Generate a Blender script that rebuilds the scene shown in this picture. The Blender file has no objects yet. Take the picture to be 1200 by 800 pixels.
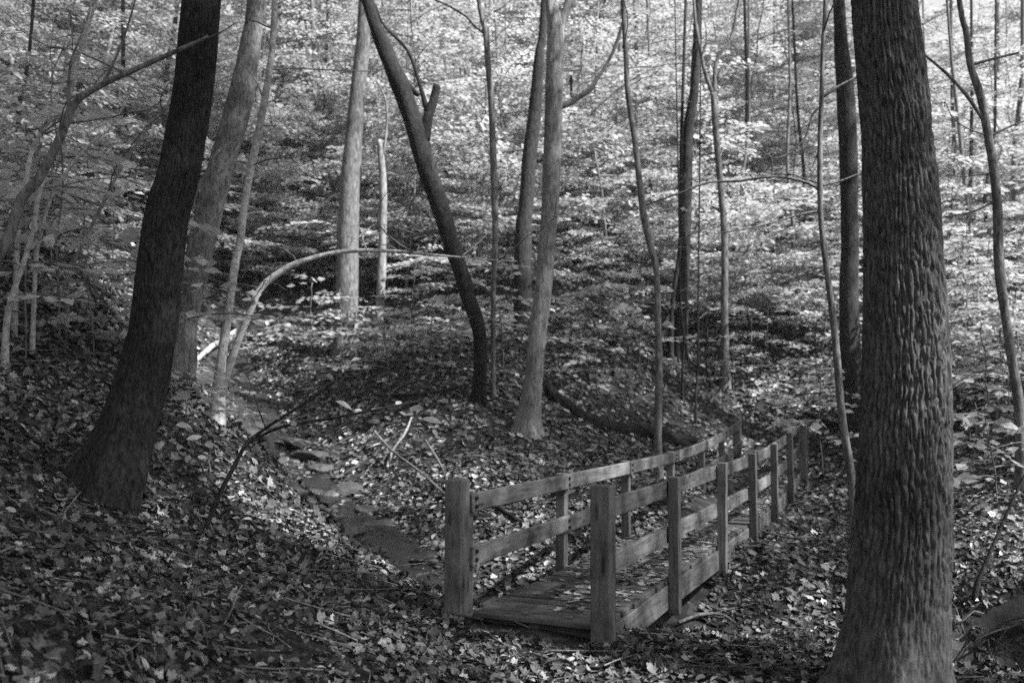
import bpy, math, random
import numpy as np
from mathutils import Vector, Matrix

R = math.radians
rng = np.random.default_rng(7)
random.seed(7)
scene = bpy.context.scene
COL = scene.collection

# ------------------------------------------------------------------ camera
F_PX = 1040.0                      # focal length in pixels of a 1200 px wide frame
PITCH = math.atan(75.0 / F_PX)
CAM = np.array([0.0, 0.0, 1.63])
cd = bpy.data.cameras.new('camera')
cam = bpy.data.objects.new('camera', cd)
COL.objects.link(cam)
cam.location = CAM
cam.rotation_euler = (R(90) + PITCH, 0, 0)
cd.sensor_width = 36.0
cd.lens = 36.0 * F_PX / 1200.0
cd.clip_start = 0.05
cd.clip_end = 2000.0
cd.dof.use_dof = True
cd.dof.focus_distance = 6.7
cd.dof.aperture_fstop = 1.8
scene.camera = cam

# ------------------------------------------------------------------ light (black-and-white photograph: neutral light)
SUN_AZ, SUN_EL = R(118), R(48)
w = bpy.data.worlds.new('World')
scene.world = w
w.use_nodes = True
nt = w.node_tree
nt.nodes.clear()
sky = nt.nodes.new('ShaderNodeTexSky')
sky.sky_type = 'NISHITA'
sky.sun_disc = False
sky.sun_elevation = SUN_EL
sky.sun_rotation = SUN_AZ
bw = nt.nodes.new('ShaderNodeRGBToBW')
bg = nt.nodes.new('ShaderNodeBackground')
bg.inputs['Strength'].default_value = 0.115
wo = nt.nodes.new('ShaderNodeOutputWorld')
nt.links.new(sky.outputs[0], bw.inputs[0])
nt.links.new(bw.outputs[0], bg.inputs['Color'])
nt.links.new(bg.outputs[0], wo.inputs['Surface'])

sd = bpy.data.lights.new('sun', 'SUN')
sd.energy = 5.0
sd.angle = R(1.0)
sd.color = (1, 1, 1)
sun = bpy.data.objects.new('sun', sd)
COL.objects.link(sun)
SUNV = Vector((math.sin(SUN_AZ) * math.cos(SUN_EL), math.cos(SUN_AZ) * math.cos(SUN_EL), math.sin(SUN_EL)))
sun.rotation_euler = (-SUNV).to_track_quat('-Z', 'Y').to_euler()
sun.location = (30, -10, 40)

vs = scene.view_settings
vs.view_transform = 'Standard'
vs.look = 'None'
vs.gamma = 1.0
vs.exposure = 1.6
vs.use_curve_mapping = False
cy = scene.cycles
cy.max_bounces = 6
cy.diffuse_bounces = 3
cy.glossy_bounces = 2
cy.transmission_bounces = 3
cy.transparent_max_bounces = 4
cy.volume_bounces = 0
cy.caustics_reflective = False
cy.caustics_refractive = False
cy.use_denoising = False
cy.use_adaptive_sampling = False
cy.denoiser = 'OPENIMAGEDENOISE'

# ------------------------------------------------------------------ helpers
def hash2(i, j, s):
    h = (i.astype(np.int64) * 374761393 + j.astype(np.int64) * 668265263 + s * 974634777) & 0xffffffff
    h = ((h ^ (h >> 13)) * 1274126177) & 0xffffffff
    h = h ^ (h >> 16)
    return (h & 0xffff) / 65535.0

def vn(x, y, s=0):
    """2-D value noise, -1..1"""
    x = np.asarray(x, float); y = np.asarray(y, float)
    i = np.floor(x); j = np.floor(y)
    fx = x - i; fy = y - j
    fx = fx * fx * (3 - 2 * fx); fy = fy * fy * (3 - 2 * fy)
    a = hash2(i, j, s); b = hash2(i + 1, j, s); c = hash2(i, j + 1, s); d = hash2(i + 1, j + 1, s)
    return ((a * (1 - fx) + b * fx) * (1 - fy) + (c * (1 - fx) + d * fx) * fy) * 2 - 1

def fbm(x, y, s=0, o=4):
    r = 0; a = 1; f = 1
    for k in range(o):
        r = r + a * vn(x * f + 13.7 * k, y * f - 7.1 * k, s + k); a *= 0.5; f *= 2.03
    return r / 1.9

def ray(px, py):
    d = np.array([(px - 600) / F_PX, 1.0, (400 - py) / F_PX])
    c, s = math.cos(PITCH), math.sin(PITCH)
    return np.array([d[0], d[1] * c - d[2] * s, d[1] * s + d[2] * c])

def at(px, py, Y):
    """the point seen at pixel (px,py) of the 1200x800 photograph, Y metres ahead"""
    d = ray(px, py)
    return CAM + d * (Y / d[1])

def mesh_np(name, V, Fs, smooth=True, tone=None):
    """Fs: list of int arrays (n,k)"""
    me = bpy.data.meshes.new(name)
    V = np.asarray(V, np.float32)
    me.vertices.add(len(V)); me.vertices.foreach_set('co', V.ravel())
    Fs = [np.asarray(f, np.int32) for f in Fs if len(f)]
    loops = np.concatenate([f.ravel() for f in Fs])
    tot = np.concatenate([np.full(len(f), f.shape[1], np.int32) for f in Fs])
    start = np.concatenate([[0], np.cumsum(tot)[:-1]]).astype(np.int32)
    me.loops.add(len(loops)); me.loops.foreach_set('vertex_index', loops)
    me.polygons.add(len(tot)); me.polygons.foreach_set('loop_start', start)
    me.polygons.foreach_set('loop_total', tot)
    me.polygons.foreach_set('use_smooth', np.full(len(tot), smooth))
    if tone is not None:
        at_ = me.attributes.new('tone', 'FLOAT', 'POINT')
        at_.data.foreach_set('value', np.asarray(tone, np.float32))
    me.update(calc_edges=True)
    me.validate()
    return me

def link(name, me, mat=None, parent=None, loc=None, rot=None, scl=None):
    o = bpy.data.objects.new(name, me)
    COL.objects.link(o)
    if mat is not None and me is not None:
        if not me.materials: me.materials.append(mat)
        elif me.materials[0] != mat:
            o.material_slots[0].link = 'OBJECT'; o.material_slots[0].material = mat
    if parent is not None:
        o.parent = parent
    if loc is not None: o.location = loc
    if rot is not None: o.rotation_euler = rot
    if scl is not None: o.scale = scl
    return o

def empty(name, loc=(0, 0, 0)):
    o = bpy.data.objects.new(name, None)
    o.empty_display_size = 0.2
    COL.objects.link(o)
    o.location = loc
    return o

def tag(o, label=None, cat=None, group=None, kind=None):
    if label: o['label'] = label
    if cat: o['category'] = cat
    if group: o['group'] = group
    if kind: o['kind'] = kind
    return o

class MB:
    """collects pieces of one mesh"""
    def __init__(self): self.V = []; self.F = {}; self.T = []; self.n = 0
    def add(self, V, Fs, tone=None):
        V = np.asarray(V, float)
        for f in Fs:
            f = np.asarray(f, int)
            if len(f): self.F.setdefault(f.shape[1], []).append(f + self.n)
        self.V.append(V); self.n += len(V)
        self.T.append(np.full(len(V), 0.5) if tone is None else np.broadcast_to(tone, len(V)))
    def mesh(self, name, smooth=True):
        return mesh_np(name, np.concatenate(self.V), [np.concatenate(v) for v in self.F.values()], smooth,
                       np.concatenate(self.T))

def smooth_path(P, n):
    """Catmull-Rom through the points (any columns)"""
    P = np.asarray(P, float)
    if len(P) < 3:
        t = np.linspace(0, 1, n)[:, None]
        return P[0] * (1 - t) + P[-1] * t
    Q = np.vstack([2 * P[0] - P[1], P, 2 * P[-1] - P[-2]])
    seg = np.linalg.norm(np.diff(P[:, :3], axis=0), axis=1) + 1e-6
    cum = np.concatenate([[0], np.cumsum(seg)])
    s = np.linspace(0, cum[-1], n)
    k = np.clip(np.searchsorted(cum, s, side='right') - 1, 0, len(P) - 2)
    t = ((s - cum[k]) / seg[k])[:, None]
    p0, p1, p2, p3 = Q[k], Q[k + 1], Q[k + 2], Q[k + 3]
    return 0.5 * (2 * p1 + (p2 - p0) * t + (2 * p0 - 5 * p1 + 4 * p2 - p3) * t ** 2 + (3 * p1 - p0 - 3 * p2 + p3) * t ** 3)

def tube(P, rad, sides=10, seed=0, rough=0.0, fr=3.0, cap=True, disp=None):
    """rings along P (n,3) with radii; returns V,[quads,tris]"""
    P = np.asarray(P, float); n = len(P)
    rad = np.broadcast_to(np.asarray(rad, float), n)
    T = np.gradient(P, axis=0); T /= np.linalg.norm(T, axis=1)[:, None] + 1e-9
    ref = np.array([0.0, 1.0, 0.0]) if abs(T[:, 1]).mean() < 0.8 else np.array([1.0, 0, 0])
    A = np.cross(T, ref); A /= np.linalg.norm(A, axis=1)[:, None] + 1e-9
    B = np.cross(A, T)
    th = np.linspace(0, 2 * math.pi, sides, endpoint=False)
    L = np.concatenate([[0], np.cumsum(np.linalg.norm(np.diff(P, axis=0), axis=1))])
    rr = rad[:, None] * np.ones(sides)[None]
    if rough:
        c, s = np.cos(th), np.sin(th)
        nz = vn(c[None] * 1.5 + L[:, None] * fr, s[None] * 1.5 + L[:, None] * 0.7 * fr + seed * 3.1, seed)
        nz = nz + 0.5 * vn(c[None] * 3 + L[:, None] * fr * 2.3, s[None] * 3 + seed, seed + 5)
        rr = rr * (1 + rough * nz)
    if disp is not None:
        rr = rr + disp(th, L, rad)
    V = P[:, None] + A[:, None] * (np.cos(th)[None, :, None] * rr[..., None]) + B[:, None] * (np.sin(th)[None, :, None] * rr[..., None])
    V = V.reshape(-1, 3)
    i = np.arange(n - 1)[:, None] * sides; j = np.arange(sides)[None]
    j2 = (j + 1) % sides
    Q = np.stack([i + j, i + j2, i + sides + j2, i + sides + j], -1).reshape(-1, 4)
    Fs = [Q]
    if cap:
        V = np.vstack([V, P[:1], P[-1:]])
        k = np.arange(sides)
        Fs.append(np.stack([np.full(sides, n * sides), (k + 1) % sides, k], -1))
        b = (n - 1) * sides
        Fs.append(np.stack([np.full(sides, n * sides + 1), b + k, b + (k + 1) % sides], -1))
    return V, Fs

# ------------------------------------------------------------------ materials
def material(name):
    m = bpy.data.materials.new(name)
    m.use_nodes = True
    t = m.node_tree
    b = t.nodes['Principled BSDF']
    return m, t, b

def N(t, kind, **kw):
    n = t.nodes.new(kind)
    for k, v in kw.items():
        if k in n.inputs: n.inputs[k].default_value = v
        else: setattr(n, k, v)
    return n

def ramp(t, fac, stops):
    n = t.nodes.new('ShaderNodeValToRGB')
    e = n.color_ramp.elements
    while len(e) > 1: e.remove(e[-1])
    e[0].position = stops[0][0]; e[0].color = (stops[0][1],) * 3 + (1,)
    for p, v in stops[1:]:
        x = e.new(p); x.color = (v, v, v, 1)
    t.links.new(fac, n.inputs[0])
    return n.outputs[0]

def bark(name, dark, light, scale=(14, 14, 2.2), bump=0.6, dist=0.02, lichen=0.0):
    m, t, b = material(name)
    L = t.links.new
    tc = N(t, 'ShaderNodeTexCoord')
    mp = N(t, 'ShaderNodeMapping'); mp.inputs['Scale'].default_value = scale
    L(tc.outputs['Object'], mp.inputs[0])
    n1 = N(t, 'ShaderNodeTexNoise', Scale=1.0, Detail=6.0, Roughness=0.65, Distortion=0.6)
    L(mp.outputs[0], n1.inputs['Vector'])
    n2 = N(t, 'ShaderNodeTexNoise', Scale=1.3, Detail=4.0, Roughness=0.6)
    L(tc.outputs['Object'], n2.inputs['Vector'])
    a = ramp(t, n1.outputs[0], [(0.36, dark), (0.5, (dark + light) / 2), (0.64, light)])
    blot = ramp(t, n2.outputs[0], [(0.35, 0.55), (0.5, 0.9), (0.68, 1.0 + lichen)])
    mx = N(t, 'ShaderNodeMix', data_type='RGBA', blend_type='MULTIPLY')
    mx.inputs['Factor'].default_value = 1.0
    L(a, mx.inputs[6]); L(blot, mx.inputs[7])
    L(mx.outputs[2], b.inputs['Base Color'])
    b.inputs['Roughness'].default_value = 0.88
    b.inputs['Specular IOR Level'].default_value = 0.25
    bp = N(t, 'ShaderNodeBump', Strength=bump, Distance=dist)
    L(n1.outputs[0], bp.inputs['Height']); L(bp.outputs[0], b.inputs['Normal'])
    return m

M = {}
M['bark_furrow'] = bark('bark_furrow', 0.04, 0.17, (40, 40, 14), 0.7, 0.012)
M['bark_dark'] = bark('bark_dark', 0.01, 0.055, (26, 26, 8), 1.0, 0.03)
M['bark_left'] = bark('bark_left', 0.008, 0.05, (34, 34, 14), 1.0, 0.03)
M['bark_mid'] = bark('bark_mid', 0.05, 0.21, (26, 26, 7), 0.8, 0.02)
M['bark_pale'] = bark('bark_pale', 0.09, 0.30, (26, 26, 6), 0.7, 0.015, 0.25)
M['bark_smooth'] = bark('bark_smooth', 0.2, 0.5, (20, 20, 20), 0.5, 0.01, 0.2)
M['bark_grey'] = bark('bark_grey', 0.06, 0.22, (30, 30, 10), 0.9, 0.02)
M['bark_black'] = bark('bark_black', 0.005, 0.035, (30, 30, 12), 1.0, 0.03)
M['twig'] = bark('twig', 0.08, 0.22, (30, 30, 8), 0.3, 0.005)
M['bark_log'] = bark('bark_log', 0.006, 0.028, (10, 10, 10), 0.8, 0.03)

def leafmat(name, lo, hi, trans=0.45, rough=0.55, objrand=True, spec=0.3):
    m, t, b = material(name)
    L = t.links.new
    a = N(t, 'ShaderNodeAttribute', attribute_name='tone')
    tc = N(t, 'ShaderNodeTexCoord')
    nz = N(t, 'ShaderNodeTexNoise', Scale=28.0, Detail=3.0)
    L(tc.outputs['Object'], nz.inputs['Vector'])
    ad = N(t, 'ShaderNodeMath', operation='MULTIPLY_ADD')
    L(nz.outputs[0], ad.inputs[0]); ad.inputs[1].default_value = 0.5; L(a.outputs['Fac'], ad.inputs[2])
    sb = N(t, 'ShaderNodeMath', operation='SUBTRACT'); L(ad.outputs[0], sb.inputs[0]); sb.inputs[1].default_value = 0.25
    f = sb.outputs[0]
    if objrand:
        oi = N(t, 'ShaderNodeObjectInfo')
        q = N(t, 'ShaderNodeMath', operation='MULTIPLY_ADD'); L(oi.outputs['Random'], q.inputs[0])
        q.inputs[1].default_value = 0.3; L(f, q.inputs[2])
        q2 = N(t, 'ShaderNodeMath', operation='SUBTRACT'); L(q.outputs[0], q2.inputs[0]); q2.inputs[1].default_value = 0.15
        f = q2.outputs[0]
    c = ramp(t, f, [(0.0, lo), (0.6, lo + (hi - lo) * 0.45), (1.0, hi)])
    L(c, b.inputs['Base Color'])
    b.inputs['Roughness'].default_value = rough
    b.inputs['Specular IOR Level'].default_value = spec
    if trans > 0:
        tr = N(t, 'ShaderNodeBsdfTranslucent'); L(c, tr.inputs['Color'])
        ms = N(t, 'ShaderNodeMixShader'); ms.inputs[0].default_value = trans
        L(b.outputs[0], ms.inputs[1]); L(tr.outputs[0], ms.inputs[2])
        L(ms.outputs[0], t.nodes['Material Output'].inputs['Surface'])
    return m

M['leaf'] = leafmat('leaf', 0.32, 0.64, 0.5, spec=.15)
M['leaf_canopy'] = leafmat('leaf_canopy', 0.32, 0.62, 0.5, spec=.15)
M['leaf_big'] = leafmat('leaf_big', 0.16, 0.4, 0.35, objrand=False)
M['litter'] = leafmat('litter', 0.012, 0.38, 0.0, 0.6, objrand=False, spec=0.35)
M['litter_near'] = leafmat('litter_near', 0.015, 0.38, 0.12, 0.55, objrand=True, spec=0.35)

def ground_mat():
    m, t, b = material('forest_soil')
    L = t.links.new
    tc = N(t, 'ShaderNodeTexCoord')
    v = N(t, 'ShaderNodeTexVoronoi', Scale=9.0); v.feature = 'F1'
    L(tc.outputs['Object'], v.inputs['Vector'])
    n = N(t, 'ShaderNodeTexNoise', Scale=5.0, Detail=8.0, Roughness=0.7)
    L(tc.outputs['Object'], n.inputs['Vector'])
    sep = N(t, 'ShaderNodeSeparateColor'); L(v.outputs['Color'], sep.inputs[0])
    c1 = ramp(t, sep.outputs[0], [(0.0, 0.006), (0.6, 0.018), (0.92, 0.045), (1.0, 0.09)])
    c2 = ramp(t, n.outputs[0], [(0.35, 0.35), (0.6, 1.0)])
    mx = N(t, 'ShaderNodeMix', data_type='RGBA', blend_type='MULTIPLY'); mx.inputs['Factor'].default_value = 1
    L(c1, mx.inputs[6]); L(c2, mx.inputs[7]); L(mx.outputs[2], b.inputs['Base Color'])
    b.inputs['Roughness'].default_value = 0.9
    bp = N(t, 'ShaderNodeBump', Strength=0.8, Distance=0.04)
    L(n.outputs[0], bp.inputs['Height']); L(bp.outputs[0], b.inputs['Normal'])
    return m
M['soil'] = ground_mat()

def wood_mat(name, k):
    m, t, b = material(name)
    L = t.links.new
    tc = N(t, 'ShaderNodeTexCoord'); oi = N(t, 'ShaderNodeObjectInfo')
    mp = N(t, 'ShaderNodeMapping'); mp.inputs['Scale'].default_value = (3.0, 30, 30)
    L(tc.outputs['Object'], mp.inputs[0])
    off = N(t, 'ShaderNodeVectorMath', operation='SCALE'); off.inputs['Scale'].default_value = 37.0
    cx = N(t, 'ShaderNodeCombineXYZ')
    for kk in range(3): L(oi.outputs['Random'], cx.inputs[kk])
    L(cx.outputs[0], off.inputs[0])
    ad = N(t, 'ShaderNodeVectorMath', operation='ADD'); L(mp.outputs[0], ad.inputs[0]); L(off.outputs[0], ad.inputs[1])
    g = N(t, 'ShaderNodeTexNoise', Scale=1.0, Detail=5.0, Roughness=0.6, Distortion=0.3)
    L(ad.outputs[0], g.inputs['Vector'])
    ad2 = N(t, 'ShaderNodeVectorMath', operation='ADD'); L(tc.outputs['Object'], ad2.inputs[0]); L(off.outputs[0], ad2.inputs[1])
    s = N(t, 'ShaderNodeTexNoise', Scale=3.2, Detail=6.0, Roughness=0.65)
    L(ad2.outputs[0], s.inputs['Vector'])
    c1 = ramp(t, g.outputs[0], [(0.3, 0.12 * k), (0.47, 0.23 * k), (0.68, 0.32 * k)])
    c2 = ramp(t, s.outputs[0], [(0.32, 0.3), (0.45, 0.75), (0.52, 0.95), (0.7, 1.15)])
    mx = N(t, 'ShaderNodeMix', data_type='RGBA', blend_type='MULTIPLY'); mx.inputs['Factor'].default_value = 1
    L(c1, mx.inputs[6]); L(c2, mx.inputs[7])
    mk = N(t, 'ShaderNodeMapping'); mk.inputs['Scale'].default_value = (2.2, 9, 9)
    L(ad2.outputs[0], mk.inputs[0])
    vk = N(t, 'ShaderNodeTexVoronoi', Scale=1.0); L(mk.outputs[0], vk.inputs['Vector'])
    kn = ramp(t, vk.outputs['Distance'], [(0.0, 0.35), (0.1, 0.45), (0.17, 1.0)])
    mxk = N(t, 'ShaderNodeMix', data_type='RGBA', blend_type='MULTIPLY'); mxk.inputs['Factor'].default_value = 1
    L(mx.outputs[2], mxk.inputs[6]); L(kn, mxk.inputs[7]); mx = mxk
    r2 = ramp(t, oi.outputs['Random'], [(0, 0.6), (1, 1.2)])
    mx2 = N(t, 'ShaderNodeMix', data_type='RGBA', blend_type='MULTIPLY'); mx2.inputs['Factor'].default_value = 1
    L(mx.outputs[2], mx2.inputs[6]); L(r2, mx2.inputs[7])
    L(mx2.outputs[2], b.inputs['Base Color'])
    b.inputs['Roughness'].default_value = 0.75
    b.inputs['Specular IOR Level'].default_value = 0.35
    bp = N(t, 'ShaderNodeBump', Strength=0.5, Distance=0.004)
    L(g.outputs[0], bp.inputs['Height']); L(bp.outputs[0], b.inputs['Normal'])
    return m
M['timber'] = wood_mat('weathered_timber', .54)
M['deck_timber'] = wood_mat('worn_deck_timber', .38)

def simple(name, col, rough, metal=0.0, nscale=6.0, var=0.5, bump=0.0, dist=0.02):
    m, t, b = material(name)
    tc = N(t, 'ShaderNodeTexCoord')
    n = N(t, 'ShaderNodeTexNoise', Scale=nscale, Detail=6.0, Roughness=0.65)
    t.links.new(tc.outputs['Object'], n.inputs['Vector'])
    c = ramp(t, n.outputs[0], [(0.3, col * (1 - var)), (0.7, col * (1 + var))])
    t.links.new(c, b.inputs['Base Color'])
    b.inputs['Roughness'].default_value = rough
    b.inputs['Metallic'].default_value = metal
    if bump:
        bp = N(t, 'ShaderNodeBump', Strength=bump, Distance=dist)
        t.links.new(n.outputs[0], bp.inputs['Height']); t.links.new(bp.outputs[0], b.inputs['Normal'])
    return m
M['bolt'] = simple('bolt_steel', 0.04, 0.5, 0.7)
M['stone'] = simple('stone', 0.04, 0.7, 0, 5.0, 0.6, 0.8, 0.03)
M['stone_pale'] = simple('stone_pale', 0.085, 0.75, 0, 5.0, 0.4, 0.6, 0.03)
M['stone_wet'] = simple('stone_wet', 0.03, 0.35, 0, 5.0, 0.5, 0.6, 0.02)
M['pebble'] = simple('pebble', 0.045, 0.5, 0, 3.0, 0.7, 0.4, 0.02)

M['gravel'] = simple('gravel', 0.05, 0.4, 0, 14.0, 0.8)
def water_mat():
    m, t, b = material('creek_water')
    tc = N(t, 'ShaderNodeTexCoord')
    n = N(t, 'ShaderNodeTexNoise', Scale=9.0, Detail=4.0, Roughness=0.6, Distortion=0.8)
    t.links.new(tc.outputs['Object'], n.inputs['Vector'])
    b.inputs['Base Color'].default_value = (0.012, 0.012, 0.012, 1)
    b.inputs['Roughness'].default_value = 0.05
    b.inputs['Specular IOR Level'].default_value = 0.5
    bp = N(t, 'ShaderNodeBump', Strength=0.5, Distance=0.02)
    t.links.new(n.outputs[0], bp.inputs['Height']); t.links.new(bp.outputs[0], b.inputs['Normal'])
    return m
M['water'] = water_mat()

# ------------------------------------------------------------------ terrain
CP = np.array([
 (0,-4,.1),(0,0,0),(-1,3,.16),(1,3,0),(0,5.5,.06),(.64,6.0,.04),(-.4,6.4,.10),(.1,6.15,.10),(2.14,5,.06),(1.5,4,0),(3,3,-.02),(4,0,-.05),
 (-2,0,.6),(-4,0,1.6),(-1.73,3,.62),(-1.5,4,.40),(-1.5,5.5,.36),(-3.07,6.7,.88),(-4.6,8,2.1),(-5.8,10,3.2),(-8,12,4.9),(-10,8,5.5),
 (-8,4,4),(-7,0,3.2),(-12,16,8),(-4.0,10.5,2.0),(-3.3,9.5,1.6),(-2.5,9,.95),(-.47,7,.10),(-1.35,7.8,.38),
 (-6.6,20,2.9),(-4.2,15.5,1.05),(-3,13,.6),(-2.2,11.5,.35),(-1.2,9.6,-.02),(-.4,8.6,-.30),(.9,8.0,-.45),(2.5,7.8,-.55),(4,7.2,-.6),(6,6.6,-.9),(9,6,-1.2),
 (1.25,6.5,.0),(1.35,7,-.12),(3.2,5.9,-.12),(4.8,5,-.3),(2.9,10,.0),(2.4,9,-.3),(4.76,9,.35),(5.74,10,.67),
 (2.15,13,.5),(1.5,11,.2),(.9,9.6,-.15),(.5,11.5,.45),(.25,14.5,1.15),(-.6,15,1.5),(0,10.5,.17),(-1.44,12.5,.6),(-1.54,16,2.0),
 (-2.87,19,2.9),(1.83,19,3.0),(4.57,19,2.05),(3.5,17.5,1.0),(.7,17,1.95),(9.1,24,4.56),(-5.1,28,7.0),(.38,28,7.1),(-6.25,13,3.6),
 (4.6,15.9,.45),(5.15,15.7,.46),(5.7,14.6,.33),(4.6,13.9,.12),(5.5,17,.6),(5.2,15,.3),(4,12,.0),(3,10,-.1),(9,16,2.2),(11.5,22,4.1),(14,12,1.5),(20,20,4),(10,4,-1),(15,0,-1),
 (0,40,11.5),(-12,40,14),(15,40,10),(0,60,18),(-30,60,24),(30,60,16),(-30,30,16),(30,30,8),(40,10,3),(-30,0,14),(-20,10,11),
 (0,100,24),(-60,100,34),(60,100,22),(0,-20,.5),(-30,-20,14),(30,-20,-1),(80,40,10),(-80,40,34),(0,150,26),(-80,-20,30),(80,-20,4),
], float)

def tps_fit(C, lam=0.02):
    n = len(C)
    r = np.linalg.norm(C[:, None, :2] - C[None, :, :2], axis=2)
    K = np.where(r > 0, r * r * np.log(r + 1e-12), 0) + lam * np.eye(n)
    Pm = np.hstack([np.ones((n, 1)), C[:, :2]])
    A = np.block([[K, Pm], [Pm.T, np.zeros((3, 3))]])
    return np.linalg.solve(A, np.concatenate([C[:, 2], np.zeros(3)]))
TW = tps_fit(CP)
CREEK = smooth_path(np.array([(-6.6,20,0),(-4.2,15.5,0),(-3,13,0),(-2.2,11.5,0),(-1.2,9.6,0),(-.4,8.7,0),(.9,8.1,0),(2.5,7.8,0),(4,7.2,0),(6,6.6,0),(9,6,0)], float), 120)[:, :2]

def height(x, y):
    x = np.asarray(x, float); y = np.asarray(y, float)
    sh = x.shape
    x = x.ravel(); y = y.ravel()
    z = np.empty(len(x))
    for a in range(0, len(x), 20000):
        xx = x[a:a + 20000]; yy = y[a:a + 20000]
        r2 = (xx[:, None] - CP[None, :, 0]) ** 2 + (yy[:, None] - CP[None, :, 1]) ** 2
        zz = (0.5 * r2 * np.log(r2 + 1e-12)) @ TW[:-3] + TW[-3] + TW[-2] * xx + TW[-1] * yy
        d = np.sqrt(((xx[:, None] - CREEK[None, :, 0]) ** 2 + (yy[:, None] - CREEK[None, :, 1]) ** 2).min(1))
        zz = zz - 0.20 * np.exp(-(d / 0.7) ** 2)
        near = np.exp(-((xx - 0.2) ** 2 / 9 + (yy - 5.5) ** 2 / 4))      # trodden ground at the bridge head
        rough = fbm(xx * 0.55, yy * 0.55, 3, 3) * 0.16 + fbm(xx * 2.1, yy * 2.1, 9, 3) * 0.05
        zz = zz + rough * (1 - 0.85 * near) * np.clip(0.6 + yy * 0.03, 0.5, 1.6)
        e = yy - 7.8 - .12 * vn(xx * 2.3, xx * 0 + 1.5, 21) - .05 * vn(xx * 7, yy * 3, 22)     # cut bank right of the furrowed tree
        zz = zz + .55 / (1 + np.exp(np.clip(-e / .035, -50, 50))) * np.exp(-((xx - 4.8) / 1.1) ** 4) * np.exp(-np.maximum(e, 0) / .8)
        z[a:a + 20000] = zz
    return z.reshape(sh)

def h1(x, y): return float(height(np.array([x]), np.array([y]))[0])

def normal_at(x, y, e=0.12):
    zx = (height(x + e, y) - height(x - e, y)) / (2 * e)
    zy = (height(x, y + e) - height(x, y - e)) / (2 * e)
    n = np.stack([-zx, -zy, np.ones_like(zx)], -1)
    return n / np.linalg.norm(n, axis=-1)[..., None]

def G(px, py, y0=2.0, y1=70.0):
    """where the line of sight through a pixel meets the ground"""
    d = ray(px, py)
    Y = np.linspace(y0, y1, 1500)
    p = CAM[None] + d[None] * (Y / d[1])[:, None]
    g = p[:, 2] - height(p[:, 0], p[:, 1])
    k = np.where(g < 0)[0]
    i = k[0] if len(k) else len(Y) - 1
    return np.array([p[i, 0], p[i, 1], h1(p[i, 0], p[i, 1])])

def axis_pts(lo, hi, c0, c1, fine, grow):
    a = list(np.arange(c0, c1 + 1e-6, fine))
    s = fine; v = c1
    while v < hi: s *= grow; v += s; a.append(v)
    s = fine; v = c0
    while v > lo: s *= grow; v -= s; a.insert(0, v)
    return np.array(a)
gx = axis_pts(-260, 260, -7, 9, 0.11, 1.045)
gy = axis_pts(-60, 300, 1.5, 19, 0.11, 1.045)
GX, GY = np.meshgrid(gx, gy)
GZ = height(GX, GY)
nx, ny = len(gx), len(gy)
i = np.arange(ny - 1)[:, None] * nx; j = np.arange(nx - 1)[None]
Q = np.stack([i + j, i + j + 1, i + nx + j + 1, i + nx + j], -1).reshape(-1, 4)
forest_floor = link('forest_floor', mesh_np('forest_floor', np.stack([GX, GY, GZ], -1).reshape(-1, 3), [Q]), M['soil'])
tag(forest_floor, 'leaf-strewn woodland ground sloping up on both sides of a creek', 'ground', kind='structure')

# creek water: a ribbon along the bed
cw = []
for k in range(8, len(CREEK) - 1):
    c = CREEK[k]; dd = CREEK[min(k + 1, len(CREEK) - 1)] - CREEK[k - 1]; dd /= np.linalg.norm(dd)
    nn = np.array([-dd[1], dd[0]])
    z = h1(c[0], c[1]) + 0.02
    for s in np.linspace(-1, 1, 7):
        p = c + nn * s * (0.5 + 0.15 * math.sin(k * 0.7))
        cw.append((p[0], p[1], z))
cw = np.array(cw).reshape(-1, 7, 3)
kz = np.convolve(np.pad(cw[:, 0, 2], 4, mode='edge'), np.ones(9) / 9, 'valid')
cw[:, :, 2] = kz[:, None] 
n_ = len(cw)
i = np.arange(n_ - 1)[:, None] * 7; j = np.arange(6)[None]
Q = np.stack([i + j, i + j + 1, i + 7 + j + 1, i + 7 + j], -1).reshape(-1, 4)
tag(link('creek', mesh_np('creek', cw.reshape(-1, 3), [Q]), M['water']), 'narrow shallow creek running under the footbridge', 'creek', kind='structure')

# ------------------------------------------------------------------ footbridge
BD = np.array([math.sin(R(25.0)), math.cos(R(25.0))])     # along the bridge
BR = np.array([BD[1], -BD[0]])                            # to its right
B0 = np.array([0.575, 6.0])                                # near right post
WID = 1.04
def deck_z(s):
    return 0.165 + 0.02 * min(s, 5) / 5 + (0.0 if s < 5 else 0.0115 * (s - 5) ** 2)
def bp(s, r, z): 
    q = B0 + BD * s + BR * r
    return np.array([q[0], q[1], z])
bridge = empty('footbridge', (float(B0[0]), float(B0[1]), 0.0))
tag(bridge, 'weathered grey timber footbridge with post-and-rail sides crossing the creek', 'footbridge')
BO = np.array([B0[0], B0[1], 0.0])

_boxes = {}
def box_mesh(lx, ly, lz, bev=0.006, key=None):
    k = (round(lx, 4), round(ly, 4), round(lz, 4), key)
    if k in _boxes: return _boxes[k]
    import bmesh
    b = bmesh.new()
    bmesh.ops.create_cube(b, size=1.0)
    bmesh.ops.scale(b, vec=(lx, ly, lz), verts=b.verts)
    if bev:
        bmesh.ops.bevel(b, geom=list(b.edges), offset=bev, segments=1, affect='EDGES')
    me = bpy.data.meshes.new('timber_piece')
    b.to_mesh(me); b.free()
    _boxes[k] = me
    return me

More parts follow.
